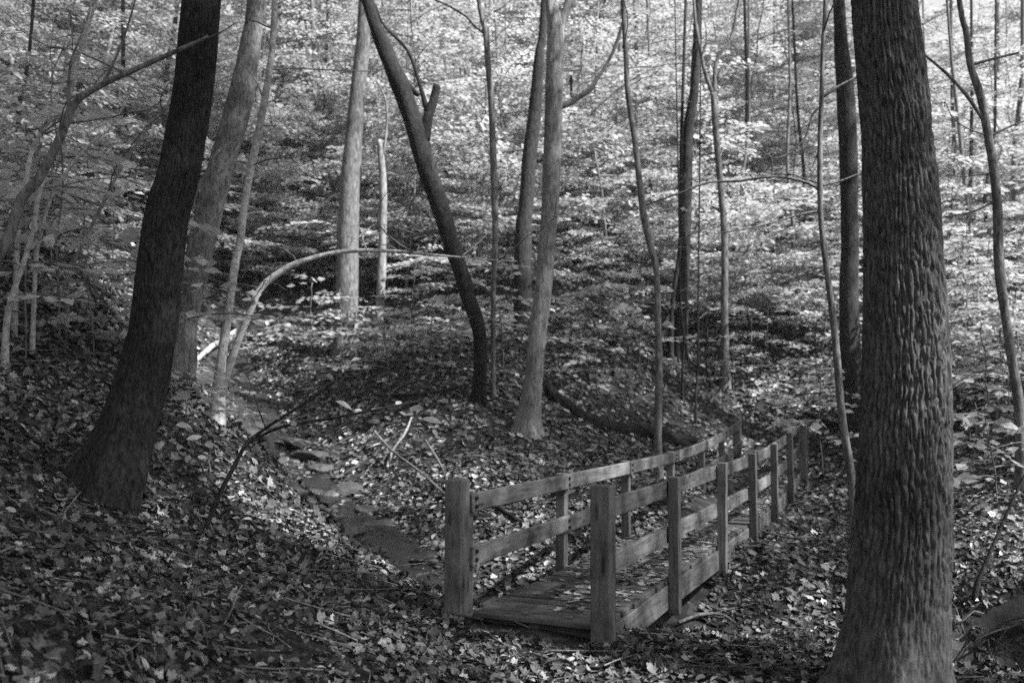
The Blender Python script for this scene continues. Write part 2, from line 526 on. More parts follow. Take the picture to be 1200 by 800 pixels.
def beam(name, a, b, wth, hgt, mat, parent, bev=0.006, roll=0.0):
    """a square timber from a to b; local X runs along it"""
    a = np.asarray(a, float); b = np.asarray(b, float)
    L = np.linalg.norm(b - a)
    x = Vector((b - a) / L)
    up = Vector((0, 0, 1)) if abs(x.z) < 0.9 else Vector((BD[0], BD[1], 0))
    y = up.cross(x).normalized(); z = x.cross(y)
    m = Matrix((x, y, z)).transposed().to_4x4()
    if roll: m = m @ Matrix.Rotation(roll, 4, 'X')
    m = m @ Matrix.Rotation(random.gauss(0, .006), 4, 'Z') @ Matrix.Rotation(random.gauss(0, .004), 4, 'Y') @ Matrix.Rotation(random.gauss(0, .01), 4, 'X')
    m.translation = Vector((a + b) / 2 - BO)
    o = link(name, box_mesh(L, wth, hgt, bev), mat, parent)
    o.matrix_local = m
    return o

TB = M['timber']
# deck planks
NPL = 71
for k in range(NPL):
    s = 0.06 + k * 0.1460
    z = deck_z(s + 0.07); z2 = deck_z(s + 0.08)
    slope = (deck_z(s + 0.14) - deck_z(s)) / 0.14
    c = bp(s + 0.07, -WID / 2, z - 0.02 + random.uniform(-0.006, 0.006))
    e = WID / 2 - 0.055 + random.uniform(-0.012, 0.012)
    a_ = c - np.array([BR[0], BR[1], 0]) * e; b_ = c + np.array([BR[0], BR[1], 0]) * (e + 0.055)
    beam('plank', a_, b_, 0.1370, 0.04, M['deck_timber'], bridge, 0.006, roll=-math.atan(slope))
# stringers under the deck, in chained lengths
def chain(name, r, dz, wth, hgt, s0, s1, joints, parent=bridge):
    st = [s0] + [q for q in joints if s0 < q < s1] + [s1]
    for a, b in zip(st[:-1], st[1:]):
        beam(name, bp(a + 0.004, r, deck_z(a) + dz), bp(b - 0.004, r, deck_z(b) + dz), wth, hgt, TB, parent)
SR = [0.0, 1.74, 3.66, 5.46, 7.15, 8.75, 10.42]
SL = [0.0, 2.1, 4.05, 6.0, 7.8, 9.25, 10.6]
for r in (-0.02, -WID / 2, -WID + 0.02):
    chain('stringer', r, -0.04 - 0.10 - 0.003, 0.07, 0.20, 0.1, 10.45, SR[1:-1])
# posts
def bolt(p, n, parent):
    n = Vector((n[0], n[1], 0)).normalized()
    if not hasattr(bolt, 'me'):
        V, Fs = tube([(0, 0, 0), (0, 0, 0.014)], 0.015, 8)
        bolt.me = mesh_np('bolt', V, Fs, smooth=False)
    m = n.to_track_quat('Z', 'Y').to_matrix().to_4x4()
    m.translation = Vector(np.asarray(p) - BO)
    o = link('bolt', bolt.me, M['bolt'], parent); o.matrix_local = m
for side, S in (('R', SR), ('L', SL)):
    for k, s in enumerate(S):
        end = k in (0, len(S) - 1)
        r = (0.062 if side == 'R' else -WID - 0.062)
        if end:
            wd = 0.138 if k == 0 else 0.135
            base = bp(s - (0.03 if k == 0 else 0), r, 0)
            zb = h1(base[0], base[1]) - 0.15
            zt = deck_z(s) + (0.93 if k == 0 else 0.86)
            r2 = r + ((-0.05 if k == 0 else -0.01) if side == 'R' else 0.0)
            so = 0.06 if k == 0 else 0.0
            beam('post', bp(s + so, r2, zb), bp(s + so, r2, zt), wd, wd, TB, bridge, 0.008)
        else:
            zb = deck_z(s) - 0.27
            zt = deck_z(s) + (0.86 if side == 'R' else 0.825)
            o = beam('post', bp(s, r, zb), bp(s, r, zt), 0.09, 0.09, TB, bridge, 0.006)
    # rails on the inner faces
    ri = 0.062 - 0.045 - 0.023 if side == 'R' else -WID - 0.062 + 0.045 + 0.023
    for dz, hgt in ((0.755, 0.135), (0.37, 0.14)):
        for a, b in zip(S[:-1], S[1:]):
            beam('rail', bp(a + 0.003 + (0.0 if a else 0.14), ri, deck_z(a) + dz), bp(b - 0.003, ri, deck_z(b) + dz), 0.04, hgt, TB, bridge)
        nrm = -BR if side == 'R' else BR
        off = -0.022 if side == 'R' else 0.022
        for k, s in enumerate(S):
            for dd in (-0.03, 0.03):
                ss = s + (0.19 if k == 0 else -0.04)
                bolt(bp(ss, ri + off, deck_z(s) + dz + dd), nrm, bridge)
    # filler post beside the near end post
    if side == 'L': beam('post', bp(0.19, (0.062 if side == 'R' else -WID - 0.062), 0.0), bp(0.19, (0.062 if side == 'R' else -WID - 0.062), 0.165 + 0.70), 0.09, 0.085, TB, bridge)
# sill under the near deck edge
beam('sill', bp(0.2, -WID + 0.06, 0.03), bp(0.2, -0.06, 0.03), 0.1, 0.16, M['deck_timber'], bridge)

# ------------------------------------------------------------------ leaves
KITE = (np.array([(0, 0, 0), (.45, .36, .05), (1, 0, -.03), (.45, -.36, .05)], float), np.array([(0, 2, 1), (0, 3, 2)]))
OVAL = (np.array([(0, 0, 0), (.28, .25, .05), (.65, .24, .03), (1, 0, -.06), (.65, -.24, .03), (.28, -.25, .05)], float),
        np.array([(0, 3, 2), (0, 2, 1), (0, 4, 3), (0, 5, 4)]))
def lobed(seed, curl=0.25):
    r = np.random.default_rng(seed)
    ang = np.radians([180, 130, 105, 82, 62, 45, 22, 0, -22, -45, -62, -82, -105, -130])
    rad = np.array([.12, .36, .33, .48, .40, .55, .43, .64, .43, .55, .40, .48, .33, .36]) * r.uniform(.72, 1.22, 14)
    x = np.cos(ang) * rad; y = np.sin(ang) * rad
    z = curl * (r.uniform(.3, 1) * x * x + r.uniform(.2, 1.2) * y * y) + r.normal(0, .025, 14) + curl * .4 * r.normal() * x
    V = np.vstack([[0.02, 0, 0.0], np.stack([x, y, z], -1)])
    F = np.array([(0, 1 + k, 1 + (k + 1) % 14) for k in range(14)])[:, ::-1]
    return V, F
def oval_dry(seed, curl=0.35):
    r = np.random.default_rng(seed)
    xs = np.array([-.5, -.2, .15, .38, .5]); wd = np.array([0.02, .2, .24, .14, .0])
    up = np.stack([xs, wd, curl * wd + .15 * r.normal() * xs ** 2 + r.normal(0, .02, 5)], -1)
    dn = np.stack([xs, -wd, curl * wd * r.uniform(.3, 1.2) + .15 * r.normal() * xs ** 2 + r.normal(0, .02, 5)], -1)
    mid = np.stack([xs, xs * 0, .1 * r.normal() * xs], -1)
    V = np.vstack([up, mid, dn])
    F = []
    for k in range(4):
        F += [(5 + k, 6 + k, 1 + k), (5 + k, 1 + k, k), (10 + k, 11 + k, 6 + k), (10 + k, 6 + k, 5 + k)]
    return V, np.array(F)

def batch(P, D, Nn, S, tpl):
    """n leaves: position, direction along the leaf, normal, size"""
    V0, F0 = tpl
    D = D / (np.linalg.norm(D, axis=1)[:, None] + 1e-9)
    Sd = np.cross(Nn, D); Sd /= np.linalg.norm(Sd, axis=1)[:, None] + 1e-9
    Nn = np.cross(D, Sd)
    V = P[:, None] + S[:, None, None] * (V0[None, :, 0:1] * D[:, None] + V0[None, :, 1:2] * Sd[:, None] + V0[None, :, 2:3] * Nn[:, None])
    n, k = len(P), len(V0)
    F = (F0[None] + (np.arange(n) * k)[:, None, None]).reshape(-1, F0.shape[1])
    return V.reshape(-1, 3), F

def tri_leaf_mesh(name, parts):
    Vs, Fs, Ts, n = [], [], [], 0
    for V, F, T in parts:
        k = len(V) // len(T)
        Vs.append(V); Fs.append(F + n); Ts.append(np.repeat(T, k)); n += len(V)
    return mesh_np(name, np.vstack(Vs), [np.vstack(Fs)], False, np.concatenate(Ts))

def tones(n, r=rng):
    return np.clip(r.normal(0.45, 0.2, n) + (r.random(n) < 0.1) * 0.35, 0, 1)

# ---- leaf litter
def scatter(n, x0, x1, y0, y1):
    x = rng.uniform(x0, x1, n); y = rng.uniform(y0, y1, n)
    k = (np.abs(x) < 0.72 * np.maximum(y, 0) + 2.6)
    return x[k], y[k]
def creek_d(x, y):
    return np.sqrt(((x[:, None] - CREEK[None, :, 0]) ** 2 + (y[:, None] - CREEK[None, :, 1]) ** 2).min(1))
def under_deck(x, y):
    dx = x - B0[0]; dy = y - B0[1]
    s = dx * BD[0] + dy * BD[1]; r = dx * BR[0] + dy * BR[1]
    return (s > -0.2) & (s < 10.5) & (r > -WID + 0.1) & (r < -0.06)

def litter_parts(x, y, size, tilt, tpls, lift=0.012):
    Nn = normal_at(x, y)
    k = (Nn[:, 2] > .4) & (fbm(x * .8 + 3, y * .8, 51, 3) + rng.uniform(-.1, 1.0, len(x)) > -.12)      # leaves do not lie on the steep cut bank
    x, y, Nn = x[k], y[k], Nn[k]
    n = len(x)
    z = height(x, y)
    Nn = Nn + rng.normal(0, tilt, (n, 3)); Nn /= np.linalg.norm(Nn, axis=1)[:, None]
    a = rng.uniform(0, 2 * math.pi, n)
    D = np.stack([np.cos(a), np.sin(a), np.zeros(n)], -1)
    D = D - Nn * (D * Nn).sum(1)[:, None]
    P = np.stack([x, y, z + lift + np.abs(rng.normal(0, 0.012, n))], -1)
    S = size * rng.uniform(0.4, 1.45, n)
    t = np.clip(rng.beta(1.2, 4.2, n) + (rng.random(n) < 0.18) * rng.uniform(.2, .7, n), 0, 1)
    t = t * (.65 + .55 * np.clip(fbm(x * .9, y * .9, 41, 3) + .6, 0, 1.3))
    which = rng.integers(0, len(tpls), n)
    out = []
    for k, tp in enumerate(tpls):
        q = which == k
        if q.any():
            V, F = batch(P[q], D[q], Nn[q], S[q], tp)
            out.append((V, F, t[q]))
    return out
NEAR_T = [lobed(1, .5), lobed(2, .9), oval_dry(3, .5), oval_dry(4), oval_dry(5, .9), lobed(6, 1.1), oval_dry(7, .4), oval_dry(11, 1.2), oval_dry(12, .7), lobed(13, .7)]
MID_T = [OVAL, lobed(8, .4), OVAL, oval_dry(9)]
parts = []
x, y = scatter(95000, -8, 9, 1.6, 8.5)
k = (creek_d(x, y) > 0.35 + .35 * rng.random(len(x))) & ~under_deck(x, y); x, y = x[k], y[k]
parts += litter_parts(x, y, 0.060, 0.27, NEAR_T)
x, y = scatter(52000, -9, 10, 8.5, 13)
k = (creek_d(x, y) > 0.35 + .4 * rng.random(len(x))) & ~under_deck(x, y); x, y = x[k], y[k]
parts += litter_parts(x, y, 0.072, 0.3, [OVAL, oval_dry(31, .6), lobed(32, .5), oval_dry(33, .3), KITE])
x, y = scatter(60000, -14, 15, 13, 21)
k = (creek_d(x, y) > 0.35 + .4 * rng.random(len(x))) & ~under_deck(x, y); x, y = x[k], y[k]
parts += litter_parts(x, y, 0.11, 0.38, [KITE, OVAL, OVAL, oval_dry(30, .7)])
x, y = scatter(70000, -40, 40, 20, 55)
parts += litter_parts(x, y, 0.17, 0.35, [KITE])
x, y = scatter(5000, -6, 7, 6, 19)
k = (creek_d(x, y) < 0.75) & ~under_deck(x, y); x, y = x[k], y[k]
parts += litter_parts(x, y, 0.075, 0.3, [OVAL, KITE, oval_dry(60, .6)], 0.04)
tl = MB()
for k in range(900):
    yy = rng.uniform(2, 17); xx = rng.uniform(-.65, .65) * yy
    if under_deck(np.array([xx]), np.array([yy]))[0]: continue
    a = rng.uniform(0, 6.28); L = rng.uniform(.08, .5) * (1 if rng.random() < .8 else 2)
    u = np.linspace(0, 1, 4)
    qx = xx + np.cos(a) * L * u + rng.normal(0, .02, 4) * L; qy = yy + np.sin(a) * L * u + rng.normal(0, .02, 4) * L
    tl.add(*tube(np.stack([qx, qy, height(qx, qy) + .03 + .02 * rng.random()], -1), rng.uniform(.002, .007), 4, cap=False))
tag(link('twig_litter', tl.mesh('twig_litter'), M['twig']), 'thin fallen twigs strewn among the leaf litter', 'twigs', kind='stuff')
litter = link('leaf_litter', tri_leaf_mesh('leaf_litter', parts), M['litter'])
tag(litter, 'dense carpet of fallen dry leaves covering the woodland slopes', 'leaf litter', kind='stuff')

# the leaves that show largest: each one on its own
LM = []
for k in range(7):
    V, F = (lobed(20 + k, .2 + .06 * k) if k < 5 else oval_dry(20 + k, .4))
    LM.append(mesh_np('fallen_leaf', V, [F], False, np.full(len(V), [0.75, 0.55, 0.35, 0.85, 0.45, 0.6, 0.7][k])))
cnt = 0
while cnt < 300:
    yy = 2.2 + 4.8 * random.random() ** 1.3
    xx = random.uniform(-0.62, 0.62) * yy
    if under_deck(np.array([xx]), np.array([yy]))[0] or creek_d(np.array([xx]), np.array([yy]))[0] < .5: continue
    nn = normal_at(np.array([xx]), np.array([yy]))[0] + np.random.default_rng(cnt).normal(0, .16, 3)
    q = Vector(nn).normalized().to_track_quat('Z', 'Y') @ Matrix.Rotation(random.uniform(0, 6.28), 3, 'Z').to_quaternion()
    o = link('fallen_leaf', LM[cnt % 7], M['litter_near'], forest_floor, (xx, yy, h1(xx, yy) + 0.03), q.to_euler())
    s = random.uniform(0.05, 0.085); o.scale = (s, s, s)
    cnt += 1

# leaves lying on the deck
dl = []
n = 2600
kc = rng.integers(0, 26, n); s = np.clip(rng.uniform(.4, 10.3, 26)[kc] + rng.normal(0, .28, n), .15, 10.4); r = np.clip(-rng.uniform(.1, WID - .1, 26)[kc] + rng.normal(0, .2, n), -WID + .06, -.06)
P = np.array([bp(a, b, deck_z(a) + 0.012) for a, b in zip(s, r)])
a = rng.uniform(0, 6.28, n)
Nn = np.array([0, 0, 1.0]) + rng.normal(0, .2, (n, 3))
V, F = batch(P, np.stack([np.cos(a), np.sin(a), 0 * a], -1), Nn, rng.uniform(.04, .09, n), lobed(40, .3))
tag(link('deck_leaves', tri_leaf_mesh('deck_leaves', [(V, F, rng.beta(2.2, 1.8, n))]), M['litter']),
    'scattered dry leaves lying on the footbridge deck', 'leaf litter', kind='stuff')

# ------------------------------------------------------------------ tree prototypes
def sapling_proto(seed, H, L0, nb, first, leaf=0.085, droop=0.12, dens=1.0):
    r = np.random.default_rng(seed)
    wood = MB(); lv = []
    n = 16
    t = np.linspace(0, 1, n)
    wx = np.cumsum(r.normal(0, .035, n)) * H * .35; wy = np.cumsum(r.normal(0, .035, n)) * H * .35
    tp = np.stack([wx * t, wy * t, t * H], -1); tp[0, 2] = -0.3
    wood.add(*tube(tp, 0.005 + 0.0026 * H * (1 - t) ** .8, 7, seed, .08))
    P, D, Nn, S = [], [], [], []
    az = r.uniform(0, 6.28)
    for b in range(nb):
        f = first + (1 - first) * (b + r.random() * .6) / nb
        f = min(f, .98)
        az += 2.4 + r.normal(0, .35)
        base = np.array([np.interp(f, t, tp[:, c]) for c in range(3)])
        L = L0 * (1.05 - 0.75 * ((f - first) / (1 - first)) ** 1.4) * r.uniform(.65, 1.15)
        rise = r.uniform(.0, .38) + .35 * max(0, f - .75)
        u = np.linspace(0, 1, 9)
        side = np.array([-math.sin(az), math.cos(az), 0]); fw = np.array([math.cos(az), math.sin(az), 0])
        bend = r.normal(0, .12); tiltv = r.normal(0, .34, 3); lsz = leaf * r.uniform(.75, 1.35)
        bpnt = base + np.outer(u * L, fw) + np.outer(u * u * L * bend, side)
        bpnt[:, 2] += L * (rise * u - (droop + .22 * rise) * u * u)
        wood.add(*tube(bpnt, 0.004 + 0.012 * (L / 2) * (1 - u), 4, cap=False))
        nt_ = max(5, int(L / 0.13 * dens))
        for q in range(nt_):
            tt = .16 + .84 * (q + r.random() * .5) / nt_
            bb = np.array([np.interp(tt, u, bpnt[:, c]) for c in range(3)])
            sg = 1 if q % 2 else -1
            an = az + sg * r.uniform(.55, 1.05) + 2 * bend * tt
            l = (.16 + .42 * L * (1 - tt) ** .8) * r.uniform(.6, 1.1)
            td = np.array([math.cos(an), math.sin(an), r.normal(-.05, .1)])
            m = max(2, int(l / (lsz * .58)))
            w_ = (np.arange(m) + .6) / m
            pp = bb + np.outer(w_ * l, td); pp[:, 2] -= .10 * l * w_ ** 2
            if l > .35: wood.add(*tube(np.vstack([bb, pp[-1]]), [.004, .002], 3, cap=False))
            la = an + np.where(np.arange(m) % 2, 1, -1) * r.uniform(.4, 1.0, m)
            la[-1] = an
            P.append(pp); D.append(np.stack([np.cos(la), np.sin(la), r.normal(-.12, .15, m)], -1))
            nn = np.array([0, 0, 1.0]) + r.normal(0, .27, (m, 3)); Nn.append(nn + tiltv)
            S.append(lsz * r.uniform(.6, 1.25, m))
    P, D, Nn, S = map(np.concatenate, (P, D, Nn, S))
    V, F = batch(P, D, Nn, S, KITE)
    crown = tri_leaf_mesh('sapling_crown', [(V, F, tones(len(P), r))])
    return wood.mesh('sapling_trunk'), crown, len(P)

def crown_proto(seed, H, Rr, ncl, per, leaf=0.13):
    """crown of a forest tree above a bare bole: forked limbs and clumps of leaves; origin at the crown's base"""
    r = np.random.default_rng(seed)
    wood = MB(); P, D, Nn, S = [], [], [], []
    tips = []
    nl = 9
    for b in range(nl):
        az = b * 2.4 + r.normal(0, .3); f = b / nl
        z0 = H * .05 + H * .55 * f
        L = Rr * (1.0 - .35 * f) * r.uniform(.8, 1.15)
        u = np.linspace(0, 1, 8)
        q = np.stack([np.cos(az + .3 * u * r.normal()) * L * u, np.sin(az + .3 * u * r.normal()) * L * u, z0 + L * (.75 * u - .2 * u * u) + .1 * r.normal(size=8) * u], -1)
        wood.add(*tube(q, .015 + .05 * (1 - u), 5, cap=False))
        for k in range(4):
            v = .35 + .6 * r.random(); s0 = np.array([np.interp(v, u, q[:, c]) for c in range(3)])
            d = r.normal(0, 1, 3); d[2] = abs(d[2]) * .5; d /= np.linalg.norm(d)
            e = s0 + d * L * .4
            wood.add(*tube(np.vstack([s0, (s0 + e) / 2 + r.normal(0, .08, 3), e]), [.02, .013, .006], 4, cap=False))
            tips += [s0, e, (s0 + e) / 2]
        tips.append(q[-1])
    u = np.linspace(0, 1, 8)
    wood.add(*tube(np.stack([.2 * np.sin(u * 3), .2 * np.sin(u * 2), u * H * .95], -1), .012 + .08 * (1 - u), 6, cap=False))
    tips = np.array(tips)
    for c in range(ncl):
        ctr = tips[r.integers(len(tips))] + r.normal(0, .55, 3) * np.array([1, 1, .6])
        rad = r.uniform(.35, .8)
        m = int(per * r.uniform(.6, 1.4))
        pp = ctr + r.normal(0, 1, (m, 3)) * np.array([rad, rad, rad * .33]) * .6
        a = r.uniform(0, 6.28, m)
        P.append(pp); D.append(np.stack([np.cos(a), np.sin(a), r.normal(-.2, .3, m)], -1))
        Nn.append(np.array([0, 0, 1.0]) + r.normal(0, .4, (m, 3))); S.append(leaf * r.uniform(.6, 1.25, m))
    P, D, Nn, S = map(np.concatenate, (P, D, Nn, S))
    V, F = batch(P, D, Nn, S, KITE)
    return wood.mesh('crown_limbs'), tri_leaf_mesh('tree_crown', [(V, F, tones(len(P), r))])

SMALL = [sapling_proto(100 + k, 2.6 + .5 * k, 1.5 + .18 * k, 12 + k, .12, .125, .12, 1.5) for k in range(4)]
TALL = [sapling_proto(200 + k, 5.5 + 1.2 * k, 2.6 + .25 * k, 22 + 2 * k, .08, .135, .14, 1.5) for k in range(5)]
CROWN = [crown_proto(300 + k, 7.5, 3.6, 230, 60, .14) for k in range(3)] + [crown_proto(310, 7.0, 3.4, 95, 50, .14)]
print('leaves', [p[2] for p in SMALL + TALL])

def place_sapling(proto, x, y, rz, sc, name, label, group, cat='tree', zs=1.0, mat=None):
    z = h1(x, y)
    o = empty(name, (x, y, z)); o.rotation_euler = (random.uniform(-.12, .12), random.uniform(-.12, .12), rz); o.scale = (sc, sc, sc * zs)
    link('trunk', proto[0], M['twig'], o)
    link('crown', proto[1], mat or M['leaf'], o)
    tag(o, label, cat, group)
    return o

# ------------------------------------------------------------------ hero trunks
def trunk_path(path, Y=None, lean=0.0, sink=0.3):
    """path base-last in pixels (px,py,width px) -> points base-first with radii"""
    bx, by, bwid = path[-1]
    if Y is None:
        g = G(bx, by); Y = g[1]
    pts = []
    for px, py, wd in path[::-1]:
        yy = Y + lean * (by - py) / 100.0
        p = at(px, py, yy)
        pts.append((p[0], p[1], p[2], wd * yy / F_PX / 2))
    pts = np.array(pts)
    gz = h1(pts[0, 0], pts[0, 1])
    if pts[0, 2] > gz - .05:                       # reach down to the ground
        pts = np.vstack([[pts[0, 0], pts[0, 1], gz - sink, pts[0, 3] * 1.15], pts])
    return pts, Y

def extend(pts, ext, r_end):
    d = pts[-1, :3] - pts[-3, :3]; d /= np.linalg.norm(d); d = d * .6 + np.array([0, 0, .4]); d /= np.linalg.norm(d)
    out = [pts]
    for k in (1, 2, 3):
        out.append(np.array([[*(pts[-1, :3] + d * ext * k / 3), pts[-1, 3] + (r_end - pts[-1, 3]) * k / 3]]))
    return np.vstack(out)

def branch_mesh(name, paths, Y, mat, parent, org, sides=6, seed=0):
    """paths in pixels (px,py,width px, optional depth offset)"""
    for path in paths:
        p = np.array([[*at(q[0], q[1], Y + (q[3] if len(q) > 3 else 0)), q[2] * Y / F_PX / 2] for q in path])
        sp = smooth_path(p, max(8, 4 * len(p)))
        V, Fs = tube(sp[:, :3] - org, np.maximum(sp[:, 3], .0015), sides, seed, .12, 5)
        link(name, mesh_np(name, V, Fs), mat, parent)

def hero(name, path, mat, label, Y=None, lean=0.0, ext=6.0, r_end=None, sides=18, rings=70, rough=.05, branches=(), crown=None,
         group=None, disp=None, seed=0, flare=0.25, cat='tree', crown_scale=1.0, twigs=0):
    pts, Yd = trunk_path(path, Y, lean)
    if ext: pts = extend(pts, ext, pts[-1, 3] * .6 if r_end is None else r_end)
    sp = smooth_path(pts, rings)
    gz = h1(pts[0, 0], pts[0, 1])
    org = np.array([pts[0, 0], pts[0, 1], gz])
    hh = np.maximum(sp[:, 2] - gz, 0)
    rad = np.maximum(sp[:, 3], .003) * (1 + flare * np.exp(-hh / .25))
    root = empty(name, tuple(org))
    V, Fs = tube(sp[:, :3] - org, rad, sides, seed, rough, 2.5, True, disp)
    link('trunk', mesh_np('trunk', V, Fs), mat, root)
    if branches: branch_mesh('branch', branches, Yd, mat, root, org, seed=seed)
    if twigs:
        r = np.random.default_rng(seed + 50)
        for k in range(twigs):
            mb = MB()
            i = r.integers(int(rings * .25), rings - 3); b0 = sp[i, :3] - org
            a = r.uniform(0, 6.28); L = r.uniform(.5, 1.6)
            u = np.linspace(0, 1, 7)
            q = b0 + np.stack([np.cos(a + .5 * u * r.normal()) * u * L, np.sin(a + .5 * u * r.normal()) * u * L, u * L * r.uniform(.1, .6) + .05 * r.normal(size=7) * u], -1)
            mb.add(*tube(q, .008 * (1 - u) + .0025, 4, cap=False))
            for e in range(3):
                s0 = q[r.integers(2, 6)]; d = r.normal(0, 1, 3) * [1, 1, .5]; d /= np.linalg.norm(d)
                mb.add(*tube(np.vstack([s0, s0 + d * .2 + [0, 0, .02], s0 + d * .42]), [.004, .003, .002], 3, cap=False))
            link('twig', mb.mesh('twig'), M['twig'], root)
    if crown is not None:
        c = CROWN[crown]
        top = pts[-1, :3] - org
        for nm, me, mt in (('limbs', c[0], M['bark_mid']), ('crown', c[1], M['leaf_canopy'])):
            o = link(nm, me, mt, root, tuple(top - np.array([0, 0, .4])), (0, 0, random.uniform(0, 6.28)), (crown_scale,) * 3)
    tag(root, label, cat, group)
    return root

def furrow(N_=46, amp=.027, seed=2):
    def f(th, L, rad):
        T, Z = np.meshgrid(th, L)
        c, s = np.cos(T), np.sin(T)
        w1 = fbm(c * 3.2 + Z * 3.4, s * 3.2 - Z * 1.5, seed, 4) * 1.8 + vn(c * 7 + Z * 9, s * 7 + 3, seed + 3) * .4
        w2 = fbm(c * 2.6 - Z * 4.3, s * 2.6 + Z * 4.8, seed + 9, 3) * 1.7
        a = np.abs(np.sin(T * N_ / 2 + w1 * 1.6)); b = np.abs(np.sin(T * (N_ - 9) / 2 + 1.3 - w2 * 1.9))
        sm = lambda q, e0, e1: (lambda k: k * k * (3 - 2 * k))(np.clip((q - e0) / (e1 - e0), 0, 1))
        ridge = sm(a, .06, .5) * (.35 + .65 * sm(b, .05, .5))
        brk = .5 + .5 * sm(vn(c * 9 + 5, s * 9 + Z * 19, seed + 4) + .5 * vn(c * 20, s * 20 + Z * 34, seed + 8), -.6, .1)
        fine = vn(c * 34, s * 34 + Z * 45, seed + 6) * .10
        base = np.clip((L - .35) / .8, .2, 1)[:, None]
        return amp * ((ridge * brk + fine) - .6) * base
    return f

def rootflare(lobes, amp, seed, h0=.28, inner=None, bias=0.0):
    def f(th, L, rad):
        T, Z = np.meshgrid(th, L)
        z = np.maximum(Z - .3, 0)
        o = amp * np.exp(-z / h0) * (np.clip(np.cos(lobes * T + seed) , 0, 1) + .35 * vn(np.cos(T) * 3, np.sin(T) * 3 + seed, 3))
        if bias: o = o * (1 - bias + bias * (1 + np.cos(T)) / 2)
        if inner is not None: o = o + inner(th, L, rad)
        return o
    return f

TREES = {}
# big right tree with furrowed bark
TREES['right'] = hero('furrowed_tree', [(1036,0,70),(1043,75,73),(1050,150,75),(1055,225,80),(1058,300,83),(1061,400,91),(1061,475,95),(1058,600,102),(1054,675,108),(1051,725,112),(1047,785,124)],
     M['bark_furrow'], 'thick dark straight tree with deeply furrowed bark beside the near end of the footbridge', Y=5.0, ext=4, sides=300, rings=620, rough=.02,
     crown=0, disp=rootflare(5, .15, .3, .13, furrow(), .85), flare=.0, crown_scale=1.2)
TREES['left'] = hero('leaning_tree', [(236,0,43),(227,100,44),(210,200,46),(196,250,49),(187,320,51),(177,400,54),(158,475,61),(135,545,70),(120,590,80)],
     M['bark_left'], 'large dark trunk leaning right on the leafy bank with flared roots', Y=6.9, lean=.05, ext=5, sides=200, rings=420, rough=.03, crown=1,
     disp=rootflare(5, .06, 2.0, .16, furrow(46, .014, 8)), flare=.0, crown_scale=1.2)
hero('leaning_tree', [(300,0,20),(294,50,23),(285,100,27),(273,150,30),(258,200,31),(245,250,31),(233,300,31),(221,350,31),(210,400,31),(199,440,34)],
     M['bark_grey'], 'grey leaning trunk standing close behind the large dark leaning trunk', Y=10.6, ext=8, sides=40, rings=110, crown=2, seed=3,
     disp=rootflare(4, .07, .5, .15, furrow(40, .012, 5)), branches=[[(244,262,9),(247,225,8),(256,190,7),(264,165,6)], [(224,245,5,-.6),(233,217,5,-.6),(247,199,5,-.6),(250,184,4.5,-.6),(264,172,4,-.5),(278,163,3.5,-.4)]])
hero('pale_sapling', [(322,0,7),(320,40,7.5),(317,75,8),(304,150,9),(289,225,8.5),(281,285,9),(276,306,9.5),(268,362,10.5),(260,419,11),(255,472,16)],
     M['bark_smooth'], 'slim pale crooked sapling trunk rising from the bank beside the arched sapling', Y=9.6, ext=5, sides=12, rings=90, twigs=10, seed=4, branches=[[(318,82,2.6),(345,80,2.2),(380,82,1.8),(440,84,1)], [(310,120,2.5),(300,95,2),(285,75,1.2)]])
hero('arched_sapling', [(606,306,.8),(570,304,1.6),(512,299,3),(456,294,4.2),(400,295,5.5),(349,308,7),(322,323,8),(304,340,8),(291,370,8.5),(279,400,9),(266,436,10),(258,470,12)],
     M['bark_smooth'], 'pale sapling bent over in a long arch towards the centre', Y=9.75, lean=.12, ext=0, sides=10, rings=110, twigs=7, rough=.12, seed=5,
     branches=[[(430,294,2),(425,275,1.5),(440,262,1)], [(540,301,1.5),(560,285,1.2),(575,270,1)]])
hero('snag', [(445,164,6),(447,190,8),(449,225,9),(448,292,9.5),(447,325,10.5),(443,406,10)],
     M['bark_pale'], 'pale broken-topped dead trunk standing on the slope', ext=0, sides=10, rings=50, seed=6,
     branches=[[(449,182,3),(453,150,3),(452,118,2.5),(440,92,2)]], cat='dead tree')
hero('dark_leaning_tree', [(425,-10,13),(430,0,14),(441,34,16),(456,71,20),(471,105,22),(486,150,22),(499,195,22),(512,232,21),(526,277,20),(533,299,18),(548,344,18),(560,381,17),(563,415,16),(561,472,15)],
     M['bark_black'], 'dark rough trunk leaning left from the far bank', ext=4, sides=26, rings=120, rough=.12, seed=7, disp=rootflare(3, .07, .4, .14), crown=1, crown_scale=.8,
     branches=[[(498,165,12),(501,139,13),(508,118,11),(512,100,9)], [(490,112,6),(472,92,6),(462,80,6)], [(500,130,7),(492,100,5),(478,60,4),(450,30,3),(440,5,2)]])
hero('slender_tree', [(561,0,5.5),(569,37,7),(572,75,7.5),(576,124,8),(578,187,8),(580,244,8),(580,296,7),(578,340,6),(578,400,5.5),(578,466,6)],
     M['bark_mid'], 'thin grey trunk between the dark leaning tree and the forked pale tree', ext=6, sides=10, rings=70, twigs=16, seed=8,
     branches=[[(569,40,4),(558,32,3.5),(546,19,3.5),(524,6,3),(505,-2,2.5)]])
